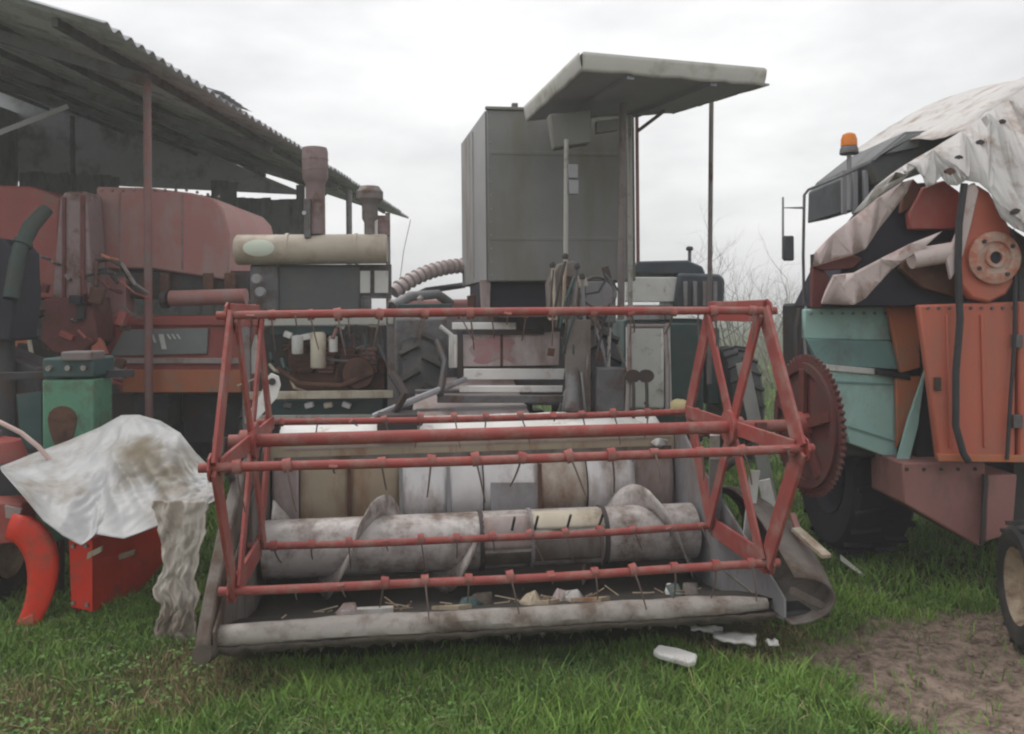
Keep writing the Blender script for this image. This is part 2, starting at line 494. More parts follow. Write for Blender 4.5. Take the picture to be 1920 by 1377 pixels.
dry = ramp(nz(16).outputs['Fac'], (.10, .082, .040), (.21, .175, .085))
soil = ramp(nz(13, 10, .72).outputs['Fac'], (.105, .074, .056), (.40, .305, .245), .36, .62)
c = mixc(sx.outputs['Green'], turf, dry)
c = mixc(sx.outputs['Blue'], c, dry)
c = mixc(sx.outputs['Red'], c, soil)
L.new(c, bs.inputs['Base Color']); bs.inputs['Roughness'].default_value = .95
bs.inputs['Specular IOR Level'].default_value = .15
bp = N.new('ShaderNodeBump'); bp.inputs['Strength'].default_value = .8; bp.inputs['Distance'].default_value = .02
L.new(nz(38, 10, .75).outputs['Fac'], bp.inputs['Height']); L.new(bp.outputs['Normal'], bs.inputs['Normal'])
me.materials.append(gm)
ground = bpy.data.objects.new('ground', me); COL.objects.link(ground)
tag(ground, kind='structure')

# ------------------------------------------------------------------ grass
def blades(n, x0, x1, y0, y1, hmin, hmax, wid, power=1.0):
    x = np.random.uniform(x0, x1, n)
    u = np.random.uniform(0, 1, n)
    y = y0 + (y1 - y0) * u ** power
    # clumping
    cl = .55 + .45 * wob(x, y, 5.3, 2) + .35 * wob(x, y, 13, 1)
    dmk = dirt_mask(x, y); sm = sparse_mask(x, y); dy = dry_mask(x, y)
    keep = np.random.rand(n) < np.clip(.35 + cl, .12, 1) * (1 - .975 * dmk) * (1 - .72 * sm) * (1 - .45 * dy)
    # nothing grows through the header trough
    lx_ = (x + .056) * .9907 + (y - 3.92) * .1357; ly_ = -(x + .056) * .1357 + (y - 3.92) * .9907
    keep &= ~((np.abs(lx_) < 1.30) & (ly_ > .0) & (ly_ < 1.25) & (np.random.rand(n) < .97))
    x, y, cl, dy, sm = x[keep], y[keep], cl[keep], dy[keep], sm[keep]
    n = len(x); z = height(x, y)
    h = np.random.uniform(hmin, hmax, n) * np.clip(.55 + .55 * cl, .4, 1.35) * (1 - .5 * dy) * (1 - .45 * sm)
    lx2 = (x + .056) * .9907 + (y - 3.92) * .1357; ly2 = -(x + .056) * .1357 + (y - 3.92) * .9907
    h = np.where((np.abs(lx2) < 1.35) & (ly2 > -.35) & (ly2 < 1.3), np.minimum(h, .055), h)
    h *= 1 + .35 * np.exp(-((x - .6) / .9) ** 2 - ((y - 3.2) / .35) ** 2)
    a = np.random.uniform(0, 2 * np.pi, n); lean = np.random.uniform(.2, 1.15, n) * h
    la = np.random.uniform(0, 2 * np.pi, n)
    w = wid * np.random.uniform(.6, 1.3, n)
    dx, dyy = np.cos(a) * w, np.sin(a) * w
    lx, ly = np.cos(la) * lean, np.sin(la) * lean
    P = np.zeros((n, 5, 3))
    P[:, 0] = np.stack([x - dx, y - dyy, z - .004], 1)
    P[:, 1] = np.stack([x + dx, y + dyy, z - .004], 1)
    P[:, 2] = np.stack([x + dx * .8 + lx * .35, y + dyy * .8 + ly * .35, z + h * .58], 1)
    P[:, 3] = np.stack([x - dx * .8 + lx * .35, y - dyy * .8 + ly * .35, z + h * .58], 1)
    P[:, 4] = np.stack([x + lx, y + ly, z + h], 1)
    g = np.random.rand(n)
    tone = np.clip(.5 + .5 * wob(x, y, 3.1, 6) + np.random.normal(0, .28, n), 0, 1.25)[:, None]
    colr = np.array([.235, .385, .075]) * tone + np.array([.105, .185, .050]) * (1 - tone)
    yel = (np.clip(dy + .6 * sm, 0, 1) * np.random.rand(n) > .22)[:, None] | (np.random.rand(n) < .05)[:, None]
    colr = np.where(yel, np.array([.27, .22, .11]) * (.7 + .6 * g[:, None]), colr)
    return P.reshape(-1, 3), np.repeat(colr, 5, 0), n

def weeds(n):
    """broad little leaves and dead straws among the blades"""
    x = np.random.uniform(-2.6, 2.8, n); y = 3.0 + 2.6 * np.random.rand(n) ** 1.4
    k = (dirt_mask(x, y) < .6) & ((wob(x, y, 4.2, 9) + np.random.normal(0, .5, n)) > .15)
    lx_ = (x + .056) * .9907 + (y - 3.92) * .1357; ly_ = -(x + .056) * .1357 + (y - 3.92) * .9907
    k &= ~((np.abs(lx_) < 1.3) & (ly_ > -.2) & (ly_ < 1.25))
    x, y = x[k], y[k]; n = len(x); z = height(x, y)
    a = np.random.uniform(0, 2 * np.pi, n); L_ = np.random.uniform(.012, .032, n); w = L_ * np.random.uniform(.25, .45, n)
    straw = np.random.rand(n) < .16
    L_ = np.where(straw, np.random.uniform(.05, .12, n), L_); w = np.where(straw, .0016, w)
    h = np.where(straw, np.random.uniform(.01, .05, n), np.random.uniform(.015, .05, n))
    cx, sx_ = np.cos(a), np.sin(a)
    P = np.zeros((n, 5, 3))
    for i, (al, ac, up) in enumerate(((0, -.4, 0), (0, .4, 0), (.6, 1, .006), (.6, -1, .006), (1, 0, -.002))):
        P[:, i] = np.stack([x + cx * L_ * al - sx_ * w * ac, y + sx_ * L_ * al + cx * w * ac, z + h + up], 1)
    t_ = np.random.rand(n)[:, None]
    c = np.array([.115, .215, .055]) * (.55 + .7 * t_)
    c = np.where(straw[:, None], np.array([.40, .33, .19]) * (.6 + .6 * t_), c)
    return P.reshape(-1, 3), np.repeat(c, 5, 0), n

sets = [weeds(17000), blades(140000, -2.9, 2.6, 3.0, 4.6, .022, .065, .0027, 1.25),
        blades(70000, -3.6, 4.2, 4.4, 8.5, .035, .10, .0042, 1.0),
        blades(9000, -3.0, 3.2, 2.9, 3.7, .05, .12, .0028),
        blades(22000, -9, 12, 7.5, 24, .08, .2, .011, 1.4)]
Pv = np.concatenate([s[0] for s in sets]); Pc = np.concatenate([s[1] for s in sets]); nb = sum(s[2] for s in sets)
me = bpy.data.meshes.new('grass')
me.vertices.add(len(Pv)); me.vertices.foreach_set('co', Pv.astype(np.float32).ravel())
b5 = np.arange(nb) * 5
loops = np.stack([b5, b5 + 1, b5 + 2, b5 + 3, b5 + 3, b5 + 2, b5 + 4], 1).ravel()
me.loops.add(len(loops)); me.loops.foreach_set('vertex_index', loops.astype(np.int32))
me.polygons.add(nb * 2)
st = np.stack([np.arange(nb) * 7, np.arange(nb) * 7 + 4], 1).ravel()
me.polygons.foreach_set('loop_start', st.astype(np.int32))
me.update(calc_edges=True)
ca = me.color_attributes.new('tone', 'FLOAT_COLOR', 'POINT')
ca.data.foreach_set('color', np.concatenate([Pc, np.ones((len(Pc), 1))], 1).astype(np.float32).ravel())
gmat = bpy.data.materials.new('grass_blade'); gmat.use_nodes = True
bsn = gmat.node_tree.nodes['Principled BSDF']
an = gmat.node_tree.nodes.new('ShaderNodeAttribute'); an.attribute_name = 'tone'
gmat.node_tree.links.new(an.outputs['Color'], bsn.inputs['Base Color'])
bsn.inputs['Roughness'].default_value = .6; bsn.inputs['Specular IOR Level'].default_value = .25
me.materials.append(gmat)
grass = bpy.data.objects.new('grass', me); COL.objects.link(grass)
tag(grass, 'short green grass growing over the yard', 'grass', kind='stuff')

# ================================================================== open shed with corrugated roof
FS = Frame(-3.03, 6.2, -3.2)
S = FS.root('open_shed', 'open farm shed with grey corrugated roof on steel posts beside red machinery', 'shed')
SZ, SP, SL = 3.80, .32, 12.8          # eave height, roof pitch, length
def zroof(x): return SZ - SP * x       # x is negative going in from the eave
def corr(w, l, amp=.024, pitch=.177, ragged=0.0):
    m = MB()
    n = int(round(w / pitch)) * 8
    nu = 7
    def fn(u, v):
        y = w * u
        x = -l * v
        rg = ragged * abs(fbm((y * 6, 0, 3), 3)) * (1 - v)
        return (x - rg, y, -SP * (x - rg) + amp * math.sin(2 * math.pi * y / pitch))
    m.grid(fn, n, nu)
    return m
SW = .177 * 6
sheet_me = corr(SW + .03, 2.5).mesh('roof_sheet', M['fibre'], angle=60)
old_me = corr(SW + .03, 2.5, ragged=.45).mesh('roof_sheet_broken', M['fibrew'], angle=60)
nsh = int(SL / SW)
for r_ in range(4):
    for i in range(nsh):
        x = -2.42 * r_
        o = inst(sheet_me, 'roof_sheet', (x + random.uniform(-.03, .03), i * SW, SZ + SP * 2.42 * r_ + (.02 if r_ else 0) + random.uniform(-.008, .008)), S, (0, 0, random.uniform(-.004, .004)))
        m = o.modifiers.new('thickness', 'SOLIDIFY'); m.thickness = .008
# a paler broken sheet lying on the eave
o = inst(old_me, 'patch_sheet', (.03, 2.15, SZ + .045), S, (0, 0, .02), (.16, .75, .16))
m = o.modifiers.new('thickness', 'SOLIDIFY'); m.thickness = .02
for x in (-.55, -1.9, -3.3, -4.9, -6.6, -8.4):
    MB().box((x, SL / 2, zroof(x) - .065), (.05, SL - .5, .07)).build('purlin', M['beam'], S)
for y in (1.35, 4.6, 7.8):
    MB().bar((-.35, y, zroof(-.35) - .16), (-7.0, y, zroof(-7.0) - .18), .07, .11).build('rafter', M['beam'], S)
pt = FS.p(276, 420, 1.35)
MB().tube([(pt.x, 1.35, 0), (pt.x + .01, 1.35, zroof(pt.x) - .15)], .036, 10).build('shed_post', M['pole_r'], S)
for y in (7.8, 11.0):
    MB().tube([(-.15, y, 0), (-.15, y, SZ - .1)], .05, 10).build('shed_post', M['beam'], S)
for y in (.8, 4.6, 7.8, 11.0):
    MB().tube([(-6.9, y, 0), (-6.9, y, zroof(-6.9) - .15)], .05, 10).build('shed_post', M['beam'], S)
# pale batten under the roof
MB().bar(FS.p(-30, 260, 2.0), FS.p(126, 200, 2.6), .05, .05).build('pale_batten', M['fibrew'], S)
# far gable: dark boards with gaps of sky above them
yb = SL - .1
xa = FS.p(770, 410, yb).x
zt = FS.p(400, 362, yb).z           # top of the boards
nb_ = 50
for i in range(nb_):
    x1 = FS.p(572, 400, SL - .1).x - i * .2
    if x1 - .19 < -9.3: break
    pxs = 960 + 1550 * (-3.03 + (x1 - .1) * FS.c - yb * FS.s) / (6.2 + (x1 - .1) * FS.s + yb * FS.c)
    top = FS.p(pxs, 358 + (pxs - 218) * .05 + random.uniform(-1.5, 2.5), yb).z + (.35 if 405 < pxs < 448 or pxs < 224 or pxs > 552 else 0)
    MB().box((x1 - .1, yb, top / 2), (.1995, .025 + random.uniform(0, .006), top)).build('wall_board', M['wall'], S)
# gable infill above the slit, leaving a gap below the roof slope on the right
g0 = [FS.p(218, 349, yb + .05), FS.p(572, 366, yb + .05), FS.p(558, 357, yb + .05), FS.p(500, 333, yb + .05), FS.p(440, 308, yb + .05), FS.p(410, 294, yb + .05), FS.p(400, 280, yb + .05), FS.p(300, 240, yb + .05), FS.p(180, 190, yb + .05), FS.p(-60, 96, yb + .05), FS.p(-60, 336, yb + .05)]
MB().prism(g0, (0, .03, 0)).build('gable_infill', M['fibre'], S)
# back wall of the shed
for i in range(13):
    MB().box((-9.3, .5 + i * .98, 3.2), (.04, .97, 6.4)).build('side_cladding', M['wall'], S)
MB().bar(FS.p(612, 362, yb), FS.p(690, 388, yb), .05, .05).build('gable_rod', M['beam'], S)
MB().bar(FS.p(628, 350, yb), FS.p(660, 372, yb), .04, .04).build('gable_rod', M['beam'], S)
MB().tube([FS.p(770, 412, yb), FS.p(757, 470, yb), FS.p(748, 540, yb)], .008, 6).build('drip_wire', M['beam'], S)
# ================================================================== the old combine with the red reel
FC = Frame(-0.056, 3.92, 7.8)
C = FC.root('combine_harvester', 'old grey combine harvester with red pickup reel, feed auger and white sun canopy', 'combine')
ZR, RR, HL = 1.028, .66, 1.195

# --- reel
def hexv(k, r=RR):
    g = R(60 * k)
    return (-r * math.cos(g), ZR + r * math.sin(g))     # (y, z); k=0 is the front
reel = MB().tube([(-HL - .05, 0, ZR), (HL + .38, 0, ZR)], .030, 14).build('reel', M['reel'], C)
reel['label'] = 'faded red six-bat pickup reel'
for k in range(6):
    y, z = hexv(k)
    sag = random.uniform(-.016, .008)
    path = [(-HL - .03 + (2 * HL + .06) * i / 12, y + .006 * math.sin(i * 1.1 + k * 2), z + sag * math.sin(math.pi * i / 12)) for i in range(13)]
    MB().tube(path, .0185, 10).build('bat', M['reel'], reel)
tm = MB()
tm.tube([(-.016, 0, 0), (.016, 0, 0)], .0245, 10)
ncl = len(tm.f)
tm.tube([(0, -.012, 0), (.002, -.02, -.05), (.004, -.012, -.10), (.006, .010, -.155)], [.0045, .0042, .0038, .003], 6)
tine_me = tm.mesh('tine', M['reel'])
tine_me.materials.append(M['wire'])
for i_, po in enumerate(tine_me.polygons):
    po.material_index = 0 if i_ < ncl else 1
for k in range(6):
    y, z = hexv(k)
    for i in range(13):
        x = -HL + .10 + i * (2 * HL - .2) / 12 + random.uniform(-.012, .012)
        inst(tine_me, 'tine', (x, y, z), reel, (random.gauss(0, .28), random.gauss(0, .20), 0), (1, 1, random.choice([.35, .8, .95, 1.05, 1.15])))
for sx in (-1, 1):
    x = sx * (HL - .03)
    for k in range(6):
        y0, z0 = hexv(k); y1, z1 = hexv(k + 1)
        MB().bar((x, y0, z0), (x, y1, z1), .016, .100, (0, y0 + y1, z0 + z1 - 2 * ZR)).build('rim_bar', M['reel'], reel, .003)
        xo = x - sx * .020
        MB().bar((xo, 0, ZR), (xo, y0 * .985, ZR + (z0 - ZR) * .985), .014, .070, (0, -(z0 - ZR), y0)).build('spoke', M['reel'], reel, .003)
        MB().prism([(x + sx * .012, y0 + q * .055 * math.cos(g) * 1, z0 + .055 * math.sin(g)) for q in (1,) for g in [i * math.pi / 4 for i in range(8)]], (sx * .008, 0, 0)).build('corner_plate', M['reel'], reel)
    MB().lathe([(0, -.045), (.085, -.045), (.085, -.02), (.05, -.02), (.05, .03), (0, .03)], (x, 0, ZR), (sx, 0, 0), 20).build('hub', M['reel'], reel)

# --- toothed drive wheel on the reel shaft
gx_ = 1.53
pts = []
NT = 64
for i in range(NT * 2):
    g = math.pi * i / NT
    r_ = .352 if i % 2 == 0 else .332
    for dg in (-.012, .012):
        pts.append((gx_, r_ * math.cos(g + dg), ZR + r_ * math.sin(g + dg)))
gear = MB().prism(pts, (.022, 0, 0)).build('drive_gear', M['gear'], C)
MB().lathe([(.312, 0), (.312, -.018), (.27, -.018), (.27, 0)], (gx_, 0, ZR), (1, 0, 0), 40).build('raised_ring', M['gear'], gear)
MB().lathe([(0, -.07), (.06, -.07), (.07, 0), (.07, .06), (.03, .07), (.03, .14), (0, .14)], (gx_, 0, ZR), (1, 0, 0), 18).build('hub', M['reel'], gear)
for k in range(5):
    g = R(72 * k + 20)
    MB().bar((gx_ - .014, .06 * math.cos(g), ZR + .06 * math.sin(g)), (gx_ - .014, .28 * math.cos(g), ZR + .28 * math.sin(g)), .02, .05).build('web', M['reel_d'], gear)

# --- reel arms and lift rams
for sx in (-1, 1):
    x = sx * (HL + .085)
    arm = MB().bar((x, -.06, ZR - .01), (x, 1.2, .84), .05, .075).build('reel_arm', M['reel_d'] if sx > 0 else M['iron2'], C, .004)
    MB().tube([(x + sx * .03, .1, ZR - .10), (x + sx * .03, 1.0, .48)], .022, 10).build('lift_ram', M['iron2'], arm)

# --- header trough
XL, XR = -1.235, 1.235
def sec(prof, x0, x1, seg=1):
    m = MB()
    m.grid(lambda u, v: (x0 + (x1 - x0) * u, *prof_at(prof, v)), seg, len(prof) - 1)
    return m
def prof_at(prof, v):
    i = min(int(round(v * (len(prof) - 1))), len(prof) - 1)
    return prof[i]
BY = 1.12
floor_prof = [(-.24, .255), (-.05, .215), (.15, .16), (.38, .085), (.60, .045), (.80, .045), (.96, .10), (1.06, .20), (1.10, .30)]
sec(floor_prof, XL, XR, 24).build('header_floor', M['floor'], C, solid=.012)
# back of the header: sheets side by side, the middle ones bellied out
edges = [455, 560, 655, 752, 840, 906, 1010, 1100, 1190, 1312]
mats = ['pink', 'tan', 'tan', 'galv', 'galv', 'galv', 'galvt', 'galv', 'pink']
back = MB().box((0, BY + .06, .46), (XR - XL - .01, .03, .62)).build('header_back', M['side'], C)
xs = [FC.p(e, 920, BY - .05).x for e in edges]
xs[0] = XL + .01; xs[-1] = XR - .012
for i in range(len(mats)):
    x0, x1 = xs[i] + .004, xs[i + 1] - .004
    belly = .085 if 3 <= i <= 7 else .02
    zt, zb = .705, (.345 if i in (5, 6) else .30)
    dy = random.uniform(-.008, .008)
    def fn(u, v, x0=x0, x1=x1, belly=belly, zt=zt, zb=zb, dy=dy, i=i):
        a = math.pi * (v * .94 + .03)
        return (x0 + (x1 - x0) * u, BY + dy - belly * math.sin(a) - .012 * math.sin(a) * fbm((u * 2 + i * 3, v * 2, 0), 2), zt + (zb - zt) * v)
    MB().grid(fn, 8, 14).build('back_panel', M[mats[i]], back, solid=.006)
    if i in (2, 3, 4, 6, 8):
        MB().box((x0 - .004, BY - .013 - belly, .50), (.022, .014, .38)).build('seam_strip', M['rust'] if i in (2, 6) else M['galv_d'], back)
rect(FC, 'patch_plate', M['galv_d'], back, 920, 905, 1012, 958, BY - .095, .006, .002)
rect(FC, 'dark_slot', M['void'], back, 905, 964, 1100, 976, BY - .03, .012, .0)
# right inner corner post and dark opening
rect(FC, 'corner_plate', M['teal_d'], back, 1284, 868, 1322, 955, BY - .1, .01, .002)
# top beam in two tiers
beam = MB().box((0, BY + .05, .775), (XR - XL, .11, .135)).build('top_beam', M['tan'], C, .008)
MB().box((.03, BY - .006, .81), (XR - XL - .12, .008, .012)).build('bead', M['pink'], beam)
MB().box((0, BY - .007, .745), (XR - XL - .05, .008, .03)).build('lip', M['side'], beam)
cov = MB()
cov.grid(lambda u, v: (XL + .04 + (XR - XL - .1) * u, BY + .07 + .20 * v, .862 + .085 * v  + .012 * fbm((u * 9, v * 2, 3))), 60, 6)
cov.build('cover_strip', M['scrap'], beam, solid=.006)

# --- auger with left and right flights and fingers
AY, AZ, AR, FR_ = .74, .325, .156, .272
aug = MB().tube([(XL + .03 + (XR - XL - .06) * i / 6, AY, AZ) for i in range(7)], AR, 28).build('auger', M['auger'], C)
def flight(x0, x1, xpeak, pitch, hand, name):
    n = int(abs(x1 - x0) / pitch * 40)
    m = MB()
    def fn(u, v):
        x = x0 + (x1 - x0) * u
        th = math.pi / 2 + hand * 2 * math.pi * (x - xpeak) / pitch
        r_ = AR - .01 + (FR_ - AR + .01) * v
        w = .006 * fbm((x * 5, v, hand), 2) + .012 * v * v * fbm((x * 14, 2, hand), 2)
        r_ += .014 * v * fbm((x * 11, 7, hand), 3)
        return (x + w, AY - math.cos(th) * r_, AZ + math.sin(th) * r_)
    m.grid(fn, n, 3)
    return m.build(name, M['auger'], aug, solid=.007)
xp1, xp2 = FC.p(712, 935, AY).x, FC.p(1198, 908, AY).x
pit = abs(xp1 - FC.p(490, 940, AY).x)
flight(XL + .05, FC.p(890, 1000, AY).x, xp1, pit * 1.02, 1, 'flight')
flight(FC.p(1090, 1000, AY).x, XR - .05, xp2, pit * 1.02, -1, 'flight')
for px in (1003, 1064, 1124, 960):
    p = FC.p(px, 1000, AY - AR)
    MB().tube([(p.x, AY - .08, AZ + .02), (p.x + .008, AY - .21, AZ + .17)], .0075, 8).build('finger', M['iron'], aug)
for px, w_, m_ in ((905, .012, 'iron'), (1000, .01, 'galv_d'), (1140, .014, 'iron')):
    p = FC.p(px, 1000, AY - AR)
    MB().lathe([(AR - .01, -w_), (AR + .009, -w_), (AR + .009, w_), (AR - .01, w_)], (p.x, AY, AZ), (1, 0, 0), 28).build('joint_ring', M[m_], aug)
for px0, px1, g0, g1, m_ in ((908, 998, -5, 62, 'pink'), (1003, 1136, 30, 76, 'cream'), (1003, 1132, -35, 14, 'side'), (905, 995, -40, -12, 'mud')):
    p, q = FC.p(px0, 1000, AY - AR).x, FC.p(px1, 1000, AY - AR).x
    MB().grid(lambda u, v, p=p, q=q, g0=g0, g1=g1: (p + (q - p) * u, AY - math.cos(R(g0 + (g1 - g0) * v)) * (AR + .006), AZ + math.sin(R(g0 + (g1 - g0) * v)) * (AR + .006)), 6, 8).build('hatch_plate', M[m_], aug, solid=.005)

# --- knife bar with guards
kb = MB()
def kfn(u, v):
    g = 2 * math.pi * v
    x = XL - .03 + (XR - XL - .01) * u
    r_ = (.046 + .008 * fbm((x * 4, math.cos(g), math.sin(g)), 3)) * (.55 + .45 * min(1, (1 - u) * 9))
    return (x, -.262 + .006 * fbm((x * 2, 0, 1), 2) + r_ * 1.15 * math.cos(g), .248 + r_ * math.sin(g))
kb.grid(kfn, 120, 16)
mc = MB()
mc.grid(lambda u, v: (XL - .02 + (XR - XL) * u, -.262 - .056 * math.cos(R(200 + 150 * v)) * -1, .238 + (.052 + .030 * abs(fbm(((XL + (XR - XL) * u) * 9, v * 2, 5), 3))) * math.sin(R(200 + 150 * v))), 160, 8)
knife = kb.build('knife_bar', M['bar'], C)
mc.build('mud_crust', M['mud'], knife, solid=.01)
gm_ = MB().prism([(-.014, 0, .012), (.014, 0, .012), (.013, -.035, .006), (0, -.055, -.004), (-.013, -.035, .006)], (0, .004, -.022)).mesh('knife_guard', M['mud'])
for i in range(40):
    x = XL + .06 + i * (XR - XL - .12) / 39 + random.uniform(-.01, .01)
    inst(gm_, 'knife_guard', (x, -.272, .204 + random.uniform(-.006, .004)), knife, (random.uniform(.1, .5), 0, random.uniform(-.25, .25)), (random.uniform(.7, 1.6), random.uniform(.25, .75), random.uniform(.6, 1.3)))
for i in range(9):      # hold-down straps behind the knife
    x = XL + .2 + i * .255 + random.uniform(-.05, .05)
    MB().bar((x, -.20, .27), (x + random.uniform(-.03, .03), .02, .19), .02, .008).build('strap', M['bar'], knife)
MB().box((FC.p(690, 1125, .12).x, .06, .20), (.24, .09, .03), Matrix.Rotation(R(-12), 3, 'X')).build('floor_plate', M['white'], C)
for px in (845, 1010, 1105):
    p = FC.p(px, 1115, .05)
    MB().prism([(p.x - .09, .06, .185), (p.x + .10, .03, .195), (p.x + .03, -.06, .22)], (0, .01, .02)).build('chaff_clump', M['tan'], C)

# --- end sheets and dividers
def endsheet(x, t_, m_, name='end_sheet'):
    pr = [(-.36, .20), (-.20, .17), (.45, .02), (.95, .04), (1.22, .25), (1.22, .87), (.95, .86), (.70, .72), (.15, .50), (-.22, .36), (-.36, .30)]
    return MB().prism([(x, y, z) for y, z in pr], (t_, 0, 0)).build(name, M[m_], C, .003)
endsheet(XL - .012, .012, 'side'); er = endsheet(XR, .012, 'galv_d')
# left divider shoe
dl = MB()
dl.prism([(XL - .075, -.38, .20), (XL - .075, -.25, .17), (XL - .075, .55, .06), (XL - .075, 1.1, .2), (XL - .075, 1.1, .80), (XL - .075, .5, .84), (XL - .075, .05, .62), (XL - .075, -.25, .40), (XL - .075, -.39, .27)], (.06, 0, 0))
dl.build('crop_divider', M['side'], C, .012)
MB().tube([(XL - .045, -.40, .225), (XL - .045, -.28, .205), (XL - .045, .1, .15)], [.04, .055, .05], 10).build('skid_shoe', M['mud'], C)
# right divider: broad rounded shoe with an open front
def shoe(u, v):
    a = math.pi * (v * 1.1 - .1)
    y = -.42 + .95 * u
    s = math.sin(math.pi * min(1, .22 + u * .6)) ** .6
    return (XR + .02 + .25 * s * math.sin(a) * (1 if a > 0 else .3), y, .205 + (.15 + .17 * u) * (1 - math.cos(a)) * .9 * s)
MB().grid(shoe, 14, 14).build('crop_divider', M['side'], C, solid=.012)
MB().box((XR + .12, -.28, .215), (.22, .14, .04)).build('divider_foot', M['iron'], C, .01)
MB().bar((XR + .02, -.40, .35), (XR + .20, -.36, .25), .03, .03).build('divider_strut', M['side'], C)
MB().bar((XR + .16, -.12, .62), (XR + .19, -.26, .36), .03, .018).build('tie_bar', M['redl'], C)
MB().bar((XR + .02, .10, .36), (XR + .05, .05, .80), .05, .012).build('guide_rod', M['white'], C)
MB().bar((XR - .02, .42, .40), (XR - .05, .30, .86), .07, .02).build('guard_plate', M['galv_d'], C)
MB().bar((XR - .06, .30, .82), (XR - .075, .26, .95), .05, .02).build('guard_cap', M['white'], C)

# --- pivot lever at the left
lev = panel(FC, 'pivot_lever', M['scrap'], C, [(497, 712), (508, 700), (522, 706), (526, 722), (520, 745), (482, 788), (466, 790), (468, 770), (490, 738)], 1.3, .02, .003)
p = FC.p(510, 716, 1.29); MB().lathe([(0, -.004), (.022, -.004), (.022, .01), (0, .01)], p, (0, 1, 0), 14).build('pin', M['iron'], lev)

# --- feeder house
fh = MB().add([(-.44, 1.20, .32), (.40, 1.20, .32), (.40, 1.20, .82), (-.44, 1.20, .82), (-.34, 2.10, .80), (.34, 2.10, .80), (.34, 2.10, 1.14), (-.34, 2.10, 1.14)],
              [(0,1,2,3), (4,7,6,5), (3,2,6,7), (0,4,5,1), (0,3,7,4), (1,5,6,2)]).build('feeder_house', M['pink'], C, .01)
for yl, z, m_ in ((1.36, .882, 'rust'), (1.6, .965, 'galv_d'), (1.85, 1.06, 'iron2')):
    MB().box((0, yl, z), (.74, .03, .03), Matrix.Rotation(R(16), 3, 'X')).build('stiffener', M[m_], fh, .003)
rect(FC, 'cross_plate', M['scrap'], fh, 870, 692, 1060, 712, 1.95, .03)
rect(FC, 'cross_plate', M['scrap'], fh, 862, 724, 1058, 736, 1.75, .04)
rect(FC, 'cross_plate', M['iron2'], fh, 820, 742, 1060, 756, 1.55, .05)

# --- front wall of the threshing body
fw = rect(FC, 'body_front', M['iron2'], C, 838, 592, 1078, 760, 2.14, .05)
panel(FC, 'front_cover', M['pinkw'], fw, [(868, 628), (868, 688), (1048, 686), (1050, 622), (960, 626)], 2.10, .03, .006)
MB().grid(lambda u, v: Vector(FC.p(885 + 75 * u + 6 * math.sin(v * 9), 632 + 46 * v + 5 * math.sin(u * 7), 2.095)), 8, 6).build('chalk_mark', M['stain'], fw)
rect(FC, 'cover_seam', M['rust'], fw, 938, 628, 943, 688, 2.092, .006, .001)
rect(FC, 'upper_rail', M['scrap'], fw, 848, 605, 968, 618, 2.05, .03)
rect(FC, 'side_strip', M['scrap'], fw, 842, 628, 858, 690, 2.06, .03)
rect(FC, 'black_frame', M['iron'], fw, 858, 620, 868, 712, 2.04, .03)
rect(FC, 'black_frame', M['iron'], fw, 858, 618, 1020, 628, 2.05, .03)
MB().box((0, 3.5, 1.19), (1.02, 2.6, .76)).build('threshing_body', M['iron2'], C, .02)
MB().box((0, 2.6, .75), (1.3, .16, .16)).build('axle', M['iron'], C, .01)

# --- drive wheels
def wheel(F, parent, c, r_, w, axis=(1, 0, 0), name='wheel', tyre='rubber', rimm='rim', lugs=22, rimr=.55):
    ax = Vector(axis).normalized()
    prof = [(r_ * rimr, -w * .42), (r_ * .74, -w * .5), (r_ * .90, -w * .49), (r_ * .975, -w * .40), (r_, -w * .2), (r_, w * .2), (r_ * .975, w * .40), (r_ * .90, w * .49), (r_ * .74, w * .5), (r_ * rimr, w * .42), (r_ * rimr * .97, w * .3), (r_ * rimr * .97, -w * .3), (r_ * rimr, -w * .42)]
    wh = MB().lathe(prof, c, ax, 44).build(name, M[tyre], parent)
    a = Vector((0, 0, 1)); x = ax.cross(a).normalized(); y = ax.cross(x)
    lm = MB()
    for i in range(lugs):
        for sd in (-1, 1):
            g = 2 * math.pi * (i + (.5 if sd > 0 else 0)) / lugs
            def pt(gg, rr, al): return Vector(c) + ax * al + (x * math.cos(gg) + y * math.sin(gg)) * rr
            d = .6 / lugs * 2
            p0 = pt(g, r_ + .012, sd * w * .04); p1 = pt(g + d * 1.6, r_ * .97 + .012, sd * w * .46)
            up = (p0 + p1) / 2 - Vector(c); up -= ax * up.dot(ax)
            lm.bar(p0, p1, .035 * r_ / .75, .045 * r_ / .75, up)
    lm.build('tread', M[tyre], wh)
    MB().lathe([(r_ * rimr, -w * .44), (r_ * rimr * .93, -w * .36), (r_ * rimr * .86, -w * .18), (r_ * .30, -w * .10), (r_ * .22, -w * .22), (r_ * .12, -w * .24), (0, -w * .24)], c, ax, 32).build('rim', M[rimm], wh)
    MB().lathe([(r_ * rimr, w * .44), (r_ * rimr * .93, w * .36), (r_ * rimr * .86, w * .18), (r_ * .30, w * .10), (0, w * .10)], c, ax, 32).build('rim', M[rimm], wh)
    return wh
wl = FC.p(788, 690, 2.2).x; wr = FC.p(1122, 690, 2.2).x
wheel(FC, C, (wl, 2.62, .775), .775, .32, name='drive_wheel')
wheel(FC, C, (wr, 2.62, .775), .775, .32, name='drive_wheel')

